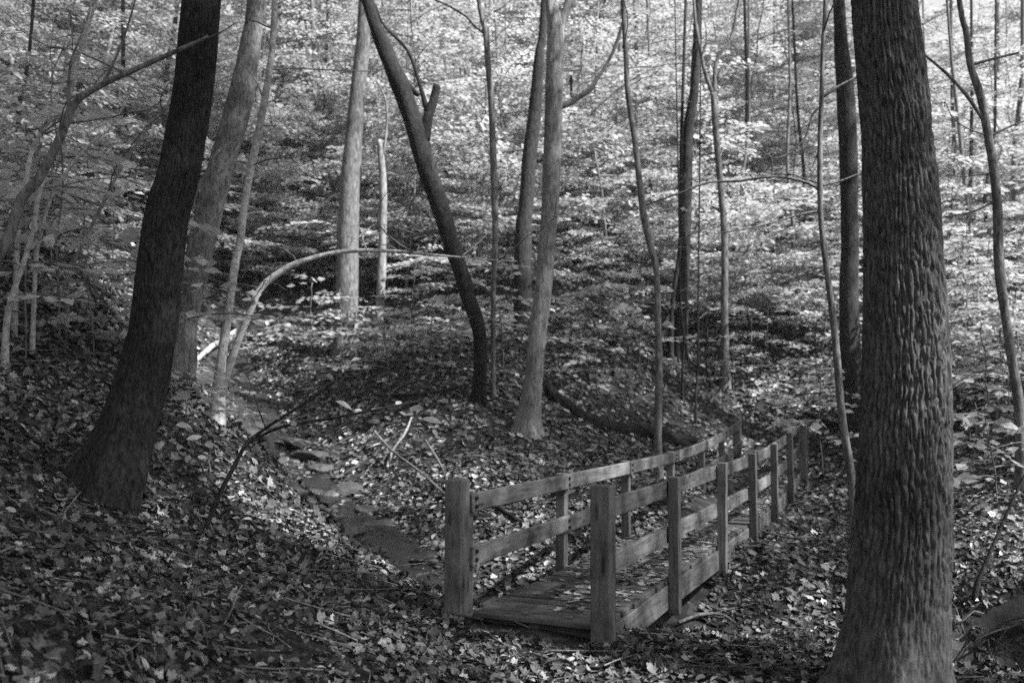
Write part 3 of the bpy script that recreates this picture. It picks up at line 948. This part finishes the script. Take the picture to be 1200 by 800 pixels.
hero('forked_tree', [(650,8,8),(651,28,19),(650,75,21),(649,112,21),(647,187,21.5),(643,262,20),(636,344,20.5),(629,400,21),(624,456,23),(618,506,29)],
     M['bark_pale'], 'tall pale straight tree forked at the top, standing on the far bank behind the footbridge', ext=0, sides=40, rings=110, rough=.05, seed=9, flare=.1, disp=rootflare(4, .09, 1.2, .14),
     branches=[[(652,40,17),(646,15,12),(643,-5,10),(640,-120,8)], [(651,42,16),(660,20,12),(667,-2,10),(690,-140,8)],
               [(651,128,8),(672,118,7.5),(691,105,7),(700,92,5),(709,79,4),(722,52,4),(730,25,3)]])
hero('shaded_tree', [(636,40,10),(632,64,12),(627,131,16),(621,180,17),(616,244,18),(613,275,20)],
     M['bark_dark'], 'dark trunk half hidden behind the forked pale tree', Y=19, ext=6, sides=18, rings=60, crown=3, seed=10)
hero('sinuous_sapling', [(730,0,5),(733,56,6),(736,112,6.5),(743,157,7),(749,210,7.5),(754,250,8.5),(762,287,8.5),(769,317,7.5),(771,381,8),(772,437,9),(771,512,9),(772,562,11)],
     M['bark_mid'], 'thin wavy sapling trunk rising just behind the footbridge rail', Y=13.0, ext=5, sides=12, rings=90, twigs=14, seed=11,
     branches=[[(770,300,3),(776,293,2.5),(779,285,1.5)]])
hero('distant_tree', [(817,40,10),(815,80,11),(813,112,11),(806,157,13),(804,232,14),(797,400,17)],
     M['bark_dark'], 'dark trunk on the slope left of the pronged tree', Y=19.5, ext=6, sides=14, rings=50, seed=12)
hero('pronged_tree', [(836,109,8),(838,140,8),(840,169,8),(845,225,7.5),(849,281,8),(849,374,9),(850,452,12)],
     M['bark_mid'], 'slim trunk with a two-pronged fork on the slope beyond the footbridge', ext=0, sides=12, rings=60, seed=13,
     branches=[[(836,112,6),(826,85,5),(822,64,4.5),(815,26,4),(812,-20,3)], [(837,112,6),(839,75,5),(850,55,4),(858,41,4),(868,-10,3)], [(841,92,4),(846,80,3.5),(849,76,3)]])
hero('branchy_sapling', [(967,0,4.5),(964,56,5),(963,112,5.5),(961,169,6),(961,225,6.5),(963,269,6.5),(969,317,7),(976,370,8),(980,411,8.5),(984,460,9),(989,505,9),(996,545,9.5),(1000,586,10),(1002,622,11)],
     M['bark_mid'], 'thin sapling with long bare side branches standing close to the furrowed tree', Y=9.0, ext=5, sides=12, rings=110, seed=14, twigs=5,
     branches=[[(961,223,4),(946,214,3.5),(909,207,3.2),(867,212,3),(830,214,2.8),(800,225,2.5),(757,240,1.5)],
               [(964,114,3.5),(985,100,3),(1012,87,2.5)], [(962,125,3),(952,135,2.5),(944,160,2.2),(925,180,2),(905,185,1.5),(880,165,1)],
               [(960,247,3),(935,252,2.5),(912,259,2.2),(875,268,1.8),(837,274,1.2)], [(962,218,2.5),(985,212,2),(1015,200,1.5)], [(905,207,2),(905,190,1.6),(900,180,1)],
               [(964,150,2.5),(955,190,2),(940,205,1.5)]])
hero('distant_tree', [(984,20,14),(986,56,17),(991,112,21),(994,169,21),(995,225,20),(996,292,20),(995,350,22)],
     M['bark_dark'], 'dark straight trunk just left of the furrowed tree, up the slope', Y=17, ext=7, sides=18, rings=60, seed=15, rough=.04)
hero('crooked_tree', [(1124,0,6),(1132,37,7),(1137,75,8),(1149,112,9),(1156,150,9.5),(1164,195,10),(1169,244,10.5),(1171,314,11),(1179,374,10),(1186,422,10.5),(1194,475,11),(1196,531,11.5),(1197,577,13)],
     M['bark_mid'], 'crooked slim dark trunk right of the furrowed tree with an arm reaching up left', Y=10.2, ext=6, sides=14, rings=110, seed=16, twigs=12,
     branches=[[(1153,142,5),(1135,115,4.5),(1111,88,4),(1083,64,3)], [(1139,76,4),(1160,70,3.5),(1194,62,3)], [(1168,235,3),(1140,248,2.5),(1108,254,2)], [(1158,160,3),(1180,150,2.5),(1205,140,2)]])
hero('distant_tree', [(1115,67,3.5),(1124,150,4.5),(1132,225,5),(1140,300,5),(1146,362,6)], M['bark_mid'], 'very thin grey trunk left of the crooked slim trunk', ext=5, sides=8, rings=40, seed=17, twigs=8)
hero('distant_tree', [(1139,100,4),(1138,180,4.5),(1137,262,5),(1140,352,6)], M['bark_dark'], 'very thin dark upright trunk beside the crooked slim trunk', Y=25, ext=5, sides=8, rings=40, seed=18, twigs=8)
hero('distant_tree', [(427,10,15),(425,56,17),(421,90,18),(417,131,19.5),(413,180,22),(410,225,24),(408,278,26)], M['bark_mid'], 'stout grey trunk up the slope left of the dark leaning tree', Y=19.5, ext=7, sides=18, rings=60, crown=2, seed=19)
# left-hand bent saplings on the bank
hero('bent_sapling', [(244,42,3),(238,46,4),(202,62,5.5),(157,82,6.5),(118,100,7.5),(90,118,9),(79,139,10),(67,169,10),(45,210,11),(26,232,11.5),(8,285,13),(-14,340,15)],
     M['bark_mid'], 'grey bent sapling on the left bank arching over in front of the large leaning trunk', Y=6.4, ext=0, sides=12, rings=100, seed=20,
     branches=[[(82,130,5),(80,105,4),(84,70,3),(96,40,2)], [(238,46,3),(255,40,2),(275,28,1.2)], [(120,100,4),(135,70,3),(150,30,2.5),(160,-5,2)]])
hero('pale_sapling', [(110,10,3),(98,50,3.5),(77,90,4.5),(66,118,5),(56,142,5),(43,165,5),(37,178,5.5),(30,217,6),(22,260,6)], M['bark_smooth'], 'pale kinked stem behind the bent sapling on the left bank', Y=8.6, ext=2, sides=8, rings=50, seed=21, twigs=5)
hero('pale_sapling', [(74,150,3.5),(60,184,4.5),(45,232,5.5),(39,269,5.5),(26,314,6),(9,368,7)], M['bark_smooth'], 'pale straight slanting stem low on the left bank', ext=2.5, sides=8, rings=40, seed=22, twigs=4, Y=7.8)
hero('pale_sapling', [(130,150,2),(110,165,3),(86,191,4),(60,232,4.5),(49,270,4.5),(42,310,5)], M['bark_smooth'], 'short pale stem curving right on the left bank', ext=1.0, sides=8, rings=40, seed=23, twigs=3, Y=8.4)
hero('pale_sapling', [(200,115,2.5),(195,124,3),(165,161,3.5),(139,202,4),(120,240,4),(94,292,4.5),(80,330,5)], M['bark_pale'], 'long thin slanting stem crossing behind the large leaning trunk', ext=1.5, sides=8, rings=50, seed=24, twigs=6, Y=9.4)

# background trunks told apart in the photograph (x, y_top, y_base, width, lean px, tone)
BGT = [(340,60,262,6,-4,'m'),(385,70,285,8,-10,'m'),(376,110,280,5,2,'d'),(437,60,250,7,-3,'d'),(509,90,260,11,-6,'m'),(535,120,262,6,2,'p'),(520,60,255,8,3,'d'),
       (560,130,300,4,2,'m'),(600,110,270,5,-4,'m'),(690,140,290,4,2,'p'),(712,60,280,6,4,'m'),(770,90,300,5,-2,'m'),(786,190,420,6,3,'d'),(800,350,470,3,0,'d'),(815,370,498,3,0,'d'),
       (875,150,330,5,2,'m'),(880,120,300,6,0,'d'),(905,60,270,6,3,'m'),(930,100,330,5,0,'m'),(945,130,310,5,-2,'d'),(1115,110,330,6,2,'m'),(1158,160,340,5,1,'d'),(1188,90,330,8,2,'m'),
       (140,0,180,14,6,'m'),(190,20,240,8,5,'d'),(60,0,150,9,6,'m'),(150,120,250,8,-2,'d'),(330,150,270,4,1,'p'),(355,90,250,5,2,'d'),(470,170,300,4,0,'m'),(665,150,280,5,2,'d'),
       (755,60,260,7,-3,'d'),(855,30,250,5,4,'d'),(1090,130,300,4,-2,'m'),(1172,60,260,6,-3,'m'),(20,60,240,6,4,'d'),(115,40,200,7,5,'p'),(310,60,230,5,-1,'m')]
for k, (bx, yt, yb, wd, ln, tn) in enumerate(BGT):
    mid = bx + random.uniform(-9, 9); ln = ln * 2.2 + random.uniform(-6, 6)
    side = ('left bank' if bx < 250 else 'upper left slope' if bx < 500 else 'slope behind the forked pale tree' if bx < 720 else 'slope beyond the footbridge' if bx < 1000 else 'slope right of the furrowed tree')
    hero('background_tree', [(bx + ln, yt, wd * .7), (mid + ln * .6, yt * .6 + yb * .4, wd * .85), (bx + ln * .2, yt * .3 + yb * .7, wd * .95), (bx, yb, wd)],
         M[{'m': 'bark_mid', 'd': 'bark_dark', 'p': 'bark_pale'}[tn]],
         {'m': 'slim grey', 'd': 'slim dark', 'p': 'slim pale'}[tn] + ' trunk far back on the ' + side, ext=7, sides=8, rings=30, rough=.05, seed=60 + k,
         crown=(k % 3 if wd >= 7 and k % 2 == 0 else None), group='background trunks, ' + {'m': 'grey', 'd': 'dark', 'p': 'pale'}[tn] + ', ' + side, twigs=6)

# ------------------------------------------------------------------ understory and canopy foliage
ANCH = [(30,'the slanting pale stems'),(110,'the bent sapling'),(200,'the large leaning trunk'),(262,'the grey leaning trunk'),(310,'the crooked pale sapling'),(380,'the arched sapling'),(420,'the stout grey trunk'),
        (447,'the broken-topped trunk'),(500,'the dark leaning tree'),(578,'the thin grey trunk'),(640,'the forked pale tree'),(700,'the fallen log'),(755,'the wavy sapling'),(805,'the footbridge rail'),
        (848,'the pronged tree'),(905,'the footbridge far end'),(960,'the branchy sapling'),(1050,'the furrowed tree'),(1130,'the very thin trunks'),(1175,'the crooked slim trunk')]
def region_label(x, y):
    u = 600 + F_PX * x / y
    n_ = min(ANCH, key=lambda a: abs(a[0] - u))[1]
    band = 'low on the slope' if y < 24 else 'midway up the slope' if y < 34 else 'high up the slope'
    return band + ' behind ' + n_
taken = []
def free(x, y, d):
    for a, b in taken:
        if (a - x) ** 2 + (b - y) ** 2 < d * d: return False
    taken.append((x, y)); return True
n_s = 0
tries = 0
while n_s < 270 and tries < 9000:
    tries += 1
    y = random.uniform(20.5, 48); x = random.uniform(-.68, .68) * y
    if y < 27 and random.random() < .6: continue
    if not free(x, y, .7 + .016 * y): continue
    tall = random.random() < .62
    p = random.choice(TALL if tall else SMALL)
    ds = 'tall' if tall else 'low'
    rl = region_label(x, y)
    place_sapling(p, x, y, random.uniform(0, 6.28), random.uniform(.85, 1.3), 'understory_tree' if tall else 'understory_shrub',
                  f'{ds} tiered understory ' + ('tree ' if tall else 'shrub ') + rl, f'{ds} understory ' + rl, 'tree' if tall else 'shrub')
    n_s += 1
# nearer ones placed by hand: (px, py of base, kind, scale)
for px, py, pr, sc, lab in [
    (330,330,SMALL[3],1.1,'low bright leafy shrub above the arched sapling'),(392,345,SMALL[1],.9,'low bright shrub beside the broken-topped trunk'),
    (300,290,SMALL[2],1.1,'spreading bright shrub between the pale sapling and the upper slope'),(480,400,SMALL[0],.8,'small leafy shrub left of the dark leaning tree base'),
    (700,400,SMALL[1],.9,'small leafy shrub on the dark slope right of the forked tree'),(740,350,SMALL[2],1.0,'leafy shrub on the slope between forked tree and wavy sapling'),
    (880,420,SMALL[3],1.1,'tiered leafy shrub just beyond the far end of the footbridge'),(930,400,SMALL[2],1.1,'wide leafy shrub behind the branchy sapling'),
    (960,440,SMALL[0],1.0,'low leafy shrub beside the branchy sapling foot'),(1130,440,SMALL[2],1.0,'bright tiered shrub right of the furrowed tree'),(1175,470,SMALL[1],1.0,'bright low shrub beside the crooked slim trunk'),
    (60,280,SMALL[1],.9,'leafy shrub on the left bank by the slanting pale stem'),(130,250,SMALL[2],.9,'leafy shrub on the left bank near the large leaning trunk'),(30,200,SMALL[3],1.0,'leafy shrub high on the left bank'),
    (110,170,SMALL[3],1.0,'upper leafy shrub on the left bank under the bent sapling arch'),(840,380,TALL[0],.8,'young tiered tree among the slope trunks behind the pronged tree')]:
    g = G(px, py)
    place_sapling(pr, g[0], g[1], random.uniform(0, 6.28), sc, 'leafy_shrub', lab, None, 'shrub')
for k, (px, py) in enumerate([(275,310),(320,300),(352,318),(385,310),(470,340),(515,330),(560,345),(595,335),(680,335),(715,318),(760,330),(800,340),(870,375),(915,365),(945,385),(1112,395),(1150,410),(1190,395),(90,235),(30,260),(160,215),(300,345),(425,350),
                             (1130,330),(1180,350),(900,420),(830,400),(20,150),(70,120),(1115,460),(10,215),(55,190),(120,200),(150,260),(60,320),(110,300),(20,320),(200,210),(240,230),(255,290),(180,150),(140,110),(310,330),(340,345),(375,335),(1195,440),(975,400)]):
    g = G(px, py)
    n_ = min(ANCH, key=lambda a: abs(a[0] - px))[1]
    place_sapling(SMALL[k % 4], g[0], g[1], random.uniform(0, 6.28), random.uniform(.65, .95), 'leafy_shrub', 'low tiered shrub with pale leaves close behind ' + n_, 'low shrubs close behind ' + n_, 'shrub')

SEED = [sapling_proto(400 + k, .8 + .3 * k, .65 + .14 * k, 7 + k, .3, .135, .2, .9) for k in range(4)]
for k, (px, py, near) in enumerate([(275,430,'the pale sapling foot'),(330,425,'the arched sapling foot'),(365,440,'the upper creek'),(400,425,'the upper creek'),(430,440,'the broken-topped trunk'),(470,430,'the broken-topped trunk'),(505,425,'the dark leaning tree'),
        (530,440,'the dark leaning tree'),(350,400,'the arched sapling foot'),(455,460,'the stick pile'),(590,440,'the thin grey trunk'),(680,440,'the fallen log'),(700,460,'the fallen log'),(40,340,'the slanting pale stems'),(90,330,'the slanting pale stems'),
        (70,400,'the large leaning trunk'),(110,420,'the large leaning trunk'),(30,420,'the large leaning trunk'),(130,350,'the large leaning trunk'),(200,470,'the large leaning trunk'),(215,520,'the large leaning trunk'),(1130,500,'the crooked slim trunk'),(1160,520,'the crooked slim trunk'),
        (1185,500,'the crooked slim trunk'),(1140,560,'the root mass'),(1170,600,'the root mass'),(960,500,'the branchy sapling foot'),(965,560,'the branchy sapling foot'),(905,480,'the footbridge far end'),(1125,470,'the crooked slim trunk'),(860,470,'the pronged tree'),(750,440,'the wavy sapling')]):
    g = G(px, py)
    place_sapling(SEED[k % 4], g[0], g[1], random.uniform(0, 6.28), random.uniform(.8, 1.5), 'leafy_seedling', 'small leafy seedling growing in the litter by ' + near, 'seedlings by ' + near, 'seedling')
# unseen trees around and behind the camera, added so their crowns shade the view; and high crowns further up the hill
def forest_tree(x, y, hgt, rad, label, group, sc=1.2, ci=None):
    z = h1(x, y)
    path = np.array([(0, 0, -.3, rad * 1.3), (random.uniform(-.2, .2), random.uniform(-.2, .2), hgt * .35, rad), (random.uniform(-.4, .4), random.uniform(-.4, .4), hgt * .7, rad * .8), (random.uniform(-.4, .4), random.uniform(-.4, .4), hgt, rad * .6)])
    sp = smooth_path(path, 24)
    root = empty('forest_tree', (x, y, z))
    V, Fs = tube(sp[:, :3], sp[:, 3], 12, int(x * 10) % 97, .05, 2)
    link('trunk', mesh_np('trunk', V, Fs), M['bark_mid'], root)
    c = random.choice(CROWN[:3]) if ci is None else CROWN[ci]
    rz = random.uniform(0, 6.28)
    for nm, me, mt in (('limbs', c[0], M['bark_mid']), ('crown', c[1], M['leaf_canopy'])):
        link(nm, me, mt, root, tuple(path[-1, :3] - np.array([0, 0, .5])), (0, 0, rz), (sc, sc, sc))
    tag(root, label, 'tree', group)
for (x, y, ci) in [(5.6,3.2,3),(11.5,3,3),(13,-2.5,3),(8.5,-4.5,3),(4,-6,2),(-2,-5,0),(-7,-2,1),(2.5,-11,2),(9,-11,0),(16,-7,1),(-6,-9,2),(-9,3,1),(11.8,11.5,0),(16,8,3),(6.5,-1.8,2)]:
    forest_tree(x, y, random.uniform(8, 11), .2, 'tall tree outside the view, added for the shade its crown casts', 'unseen trees added for shade', 1.3, ci)
n_f = 0
while n_f < 46:
    y = random.uniform(26, 60); x = random.uniform(-.7, .7) * y
    if not free(x, y, 1.6): continue
    forest_tree(x, y, random.uniform(2.5, 7.5), random.uniform(.12, .2), 'tall full-crowned tree ' + region_label(x, y), 'tall hillside trees ' + region_label(x, y), random.uniform(1.0, 1.4))
    n_f += 1

# ------------------------------------------------------------------ log, sticks, stones, roots
def lying(name, path, mat, label, cat, sides=14, rough=.12, group=None, sub=()):
    pts = []
    for px, py, wd, up in path:
        g = G(px, py)
        pts.append((g[0], g[1], g[2] + up, wd * g[1] / F_PX / 2))
    pts = np.array(pts); sp = smooth_path(pts, max(12, 14 * len(pts)))
    org = pts[0, :3]
    V, Fs = tube(sp[:, :3] - org, np.maximum(sp[:, 3], .003), sides, len(label), rough, 4)
    o = link(name, mesh_np(name, V, Fs), mat, None, tuple(org))
    return tag(o, label, cat, group)
lying('fallen_log', [(636,452,13,.0),(648,468,14,.06),(668,482,14,.03),(700,499,16,.05),(742,507,15,.02),(780,517,17,.05),(818,522,14,.02)], M['bark_log'], 'dark fallen log curving down the slope behind the footbridge rail', 'log', 26, .28)
lying('fallen_log', [(944,490,5,.08),(965,497,6,.08),(990,505,6,.08)], M['bark_log'], 'short thin dark log beside the far end post of the footbridge', 'log', 10)
for k, (pth, mt, lab) in enumerate([
    ([(439,526,3,.25),(460,545,3,.2),(490,565,3,.15),(529,592,3.5,.05)], 'bark_mid', 'long pale stick lying across the creek bank'),
    ([(482,512,2.5,.3),(474,528,3,.25),(460,540,3.5,.15),(454,552,4,.05)], 'bark_pale', 'forked pale stick leaning by the creek'),
    ([(498,540,2.5,.3),(515,560,3,.2),(530,585,3,.05)], 'bark_mid', 'short pale stick beside the creek stick pile'),
    ([(572,590,6,.05),(590,605,6,.06),(612,618,6,.05)], 'bark_log', 'dark stick lying in the gap behind the near rail'),
    ([(795,735,4,.05),(820,728,4,.06),(845,727,3.5,.05),(862,737,2.5,.04)], 'bark_pale', 'curved pale stick beside the near right stringer'),
    ([(760,745,10,.03),(790,752,11,.03),(818,758,8,.02)], 'bark_log', 'short dark branch on the ground by the near right post'),
    ([(895,628,2.5,.05),(925,640,2.5,.1),(955,638,2.5,.08),(985,648,2,.03)], 'bark_mid', 'thin twisted twig on the bank between footbridge and furrowed tree'),
    ([(860,768,7,.02),(900,772,7,.02),(935,778,5,.01)], 'bark_log', 'dark twig lying by the foot of the furrowed tree'),
    ([(230,425,6,.05),(252,412,7,.15),(278,398,6,.2)], 'bark_smooth', 'pale broken log end resting behind the pale sapling'),
    ([(440,470,4,.1),(500,468,4,.1),(560,455,3,.1)], 'bark_dark', 'dark branch lying on the slope left of the leaning tree base')]):
    lying('fallen_branch', pth, M[mt], lab, 'branch', 7, .15)

def stone_mesh(seed, flat=.5):
    import bmesh
    b = bmesh.new()
    bmesh.ops.create_icosphere(b, subdivisions=3, radius=1.0)
    r = np.random.default_rng(seed)
    pl = r.normal(0, 1, (9, 3)); pl /= np.linalg.norm(pl, axis=1)[:, None]; dd = r.uniform(.55, .95, 9)
    for v in b.verts:
        p = np.array(v.co)
        for n_, d_ in zip(pl, dd):
            e = p @ n_ - d_
            if e > 0: p = p - n_ * e * .9
        p = p * (1 + .06 * float(vn(p[0] * 4 + seed, p[1] * 4 + p[2] * 3, seed)))
        v.co = (p[0], p[1] * .8, p[2] * flat)
    me = bpy.data.meshes.new('stone'); b.to_mesh(me); b.free()
    return me
ST = [stone_mesh(k, .35 + .12 * (k % 4)) for k in range(7)]
for px, py, wpx, k, mt, lab in [(405,578,46,0,'stone','broad dark slab of rock in the creek bed'),(350,522,40,4,'stone_wet','dark rock ledge at the head of the creek'),(297,532,16,2,'stone_pale','rounded pale boulder at the bank edge'),
     (392,535,14,3,'stone','rounded grey stone beside the rock ledge'),(480,597,14,1,'stone_wet','dark wet stone in the creek below the stick pile'),(522,642,22,2,'stone_pale','pale blocky stone at the creek edge by the near left post'),
     (524,658,16,5,'stone_pale','lower pale stone at the creek edge by the near left post'),(345,575,24,6,'stone_wet','dark low rock against the near bank'),(230,447,44,3,'stone_pale','leaf-covered pale boulder beside the pale sapling'),
     (430,600,26,4,'stone','flat grey rock in mid creek'),(375,552,34,0,'stone','flat rock shelf across the upper creek'),(455,625,18,1,'stone_wet','small dark rock at the creek bend')]:
    g = G(px, py); s = wpx * g[1] / F_PX / 2 * 1.15
    tag(link('rock', ST[k], M[mt], None, tuple(g + np.array([0, 0, .02])), (random.uniform(-.2, .2), random.uniform(-.2, .2), random.uniform(0, 6)), (s, s, s)), lab, 'rock')
# rock ledges stepping across the bed
for k, i_ in enumerate((24, 31, 38, 45, 52, 59, 66)):
    c_ = CREEK[i_]; d_ = CREEK[i_ + 1] - CREEK[i_ - 1]
    for e_ in (-1, 1):
        n_ = np.array([-d_[1], d_[0]]) / np.linalg.norm(d_)
        q = c_ + n_ * e_ * random.uniform(.25, .6)
        s = random.uniform(.2, .42)
        tag(link('rock_ledge', ST[(k * 2 + e_) % 7], M['stone' if (k + e_) % 3 else 'stone_wet'], None, (q[0], q[1], h1(q[0], q[1]) + .0), (random.uniform(-.12, .12), random.uniform(-.12, .12), math.atan2(n_[1], n_[0]) + random.uniform(-.4, .4)), (s, s * .8, s * .45)),
            'flat dark rock ledge stepping across the creek bed', 'rock', 'rock ledges in the creek')
gv = MB()
OCT = np.array([(1,0,0),(-1,0,0),(0,1,0),(0,-1,0),(0,0,1),(0,0,-1)], float); OCF = np.array([(0,2,4),(2,1,4),(1,3,4),(3,0,4),(2,0,5),(1,2,5),(3,1,5),(0,3,5)])
gi = rng.integers(10, 112, 4500); gq = CREEK[gi] + rng.normal(0, .5, (4500, 2)); gz_ = height(gq[:, 0], gq[:, 1])
gs = .012 + .05 * rng.random(4500) ** 3
gV = (OCT[None] * rng.uniform(.6, 1.3, (4500, 6, 1)) * np.array([1, .8, .5]) * gs[:, None, None])
ga = rng.uniform(0, 6.28, 4500)
gV = np.stack([gV[..., 0] * np.cos(ga)[:, None] - gV[..., 1] * np.sin(ga)[:, None], gV[..., 0] * np.sin(ga)[:, None] + gV[..., 1] * np.cos(ga)[:, None], gV[..., 2]], -1) + np.stack([gq[:, 0], gq[:, 1], gz_ + gs * .2], -1)[:, None]
tag(link('creek_gravel', mesh_np('creek_gravel', gV.reshape(-1, 3), [(OCF[None] + (np.arange(4500) * 6)[:, None, None]).reshape(-1, 3)], False), M['gravel']), 'dark wet gravel and rubble lining the creek bed', 'gravel', kind='stuff')
# small stones along the bed
STM = []
for k in range(5):
    me = ST[k].copy(); STM.append(me)
n = 0
while n < 240:
    q = CREEK[random.randint(14, 108)] + np.array([random.gauss(0, .5), random.gauss(0, .5)])
    s = .03 + .13 * random.random() ** 4
    z = h1(q[0], q[1])
    tag(link('creek_stone', STM[n % 5], M['pebble'], None, (q[0], q[1], z + s * .15), (random.uniform(-.3, .3), random.uniform(-.3, .3), random.uniform(0, 6)), (s, s, s)),
        'small loose stone lying in the creek bed', 'stone', 'small stones in the creek bed')
    n += 1

# near twig with large leaves
tw = empty('broadleaf_seedling', tuple(G(240, 622)))
torg = np.array(tw.location)
tag(tw, 'slender dark stem with large broad leaves growing on the bank above the creek', 'shrub')
YT = torg[1]
branch_mesh('stem', [[(240,622,6),(259,575,5.5),(275,545,5),(289,520,5),(311,502,4),(345,480,3.5),(375,460,3),(392,448,2)],
                     [(289,520,4),(330,500,3.5),(390,490,3),(450,478,2.5),(490,470,2)], [(259,575,2.5),(240,555,2),(225,520,1.5),(215,500,1.2)], [(311,502,2),(300,470,1.6),(290,440,1.2)]],
            YT, M['bark_dark'], tw, torg)
LB = []
for k in range(3):
    V = np.array([(0,0,0),(.2,.2,.04),(.5,.32,.05),(.8,.2,.0),(1.05,0,-.1),(.8,-.2,.0),(.5,-.32,.05),(.2,-.2,.04),(.5,0,0)], float); V[:, 2] += .05 * k * V[:, 0] ** 2
    LB.append(mesh_np('leaf', V, [np.array([(8, (a + 1) % 8, a) for a in range(8)])], False, np.full(9, .35 + .25 * k)))
spots = [(404,470,22),(319,486,18),(306,494,13),(372,503,14),(490,478,20),(506,490,24),(516,505,20),(470,474,12),(275,455,14),(360,455,10),(388,440,11),(345,498,9),(262,440,10),
         (215,498,18),(228,515,18),(205,512,14),(290,432,10),(420,480,9),(330,515,9),(298,462,10),(236,535,12)]
for k, (px, py, wpx) in enumerate(spots):
    p = at(px, py, YT + random.uniform(-.25, .25)); s = wpx * YT / F_PX
    link('leaf', LB[k % 3], M['leaf_big'], tw, tuple(p - torg - np.array([s * .5, 0, 0])), (random.uniform(.35, 1.1), random.uniform(-.5, .6), random.uniform(-1.2, 1.2)), (s, s, s))

# root mass at right and its leaning stem
g = np.array([4.3, 7.85, h1(4.3, 7.85)])
rm = empty('root_mass', tuple(g)); tag(rm, 'tangle of dark roots hanging from the cut bank right of the furrowed tree', 'roots')
r_ = np.random.default_rng(5)
for k in range(34):
    x0 = r_.uniform(3.95, 5.0)
    for y0 in np.arange(7.6, 8.15, .02):
        if h1(x0, y0) > h1(x0, 7.55) + .36: break
    p0 = np.array([x0, y0, h1(x0, y0)]) - g
    L = r_.uniform(.2, .55); u = np.linspace(0, 1, 8)
    q = p0 + np.stack([u * L * r_.normal(0, .7) + .04 * np.sin(u * 5 + k), -.05 - .14 * u * r_.random() + .02 * np.cos(u * 4 + k), -L * .75 * u * u + .03 * u], -1)
    V, Fs = tube(q, .011 * (1 - u) * r_.uniform(.4, 1.3) + .002, 5, cap=False)
    link('root', mesh_np('root', V, Fs), M['bark_dark'] if k % 4 == 0 else M['bark_black'], rm)
hero('leaning_sapling', [(1203,552,3),(1192,575,3.5),(1172,620,4),(1155,660,4.5),(1143,695,6)], M['bark_dark'], 'short dark stem leaning right out of the root mass', Y=g[1] + .1, ext=.5, sides=8, rings=30, seed=90, cat='sapling')

# look-alikes sharing a label are told apart by their order up the slope
ORD = ['lowest', 'second', 'third', 'fourth', 'fifth', 'sixth', 'seventh', 'eighth', 'ninth', 'tenth', 'eleventh', 'twelfth']
same = {}
for o in COL.objects:
    if o.parent is None and o.get('label'): same.setdefault(o['label'], []).append(o)
for lab, os_ in same.items():
    if 1 < len(os_) <= 12 and len(lab.split()) <= 13 and 'ledge' not in lab:
        for k, o in enumerate(sorted(os_, key=lambda q: q.location.z)):
            o['label'] = lab + ', ' + ORD[k] + ' going uphill'
# ------------------------------------------------------------------ haze
hz = bpy.data.meshes.new('haze')
import bmesh
b = bmesh.new(); bmesh.ops.create_cube(b, size=1.0); b.to_mesh(hz); b.free()
hm = bpy.data.materials.new('haze'); hm.use_nodes = True
hm.node_tree.nodes.clear()
pv = hm.node_tree.nodes.new('ShaderNodeVolumePrincipled')
pv.inputs['Color'].default_value = (.9, .9, .9, 1); pv.inputs['Density'].default_value = 0.0006
pv.inputs['Anisotropy'].default_value = 0.2
ou = hm.node_tree.nodes.new('ShaderNodeOutputMaterial')
hm.node_tree.links.new(pv.outputs[0], ou.inputs['Volume'])
zl, zh = float(GZ.min()) - 1.0, max(float(GZ.max()) + 1.0, 45.0)
ho = link('haze', hz, hm, None, ((gx[0] + gx[-1]) / 2, (gy[0] + gy[-1]) / 2, (zl + zh) / 2), None, (gx[-1] - gx[0] + 4, gy[-1] - gy[0] + 4, zh - zl))
tag(ho, 'thin pale woodland haze filling the air', 'haze', kind='stuff')
tris = 0
seen = set()
for o in COL.objects:
    if o.type == 'MESH' and o.data.name not in seen:
        seen.add(o.data.name); tris += len(o.data.loops) - 2 * len(o.data.polygons)
print('TRIS', tris, 'OBJ', len(COL.objects), 'z', zl, zh)
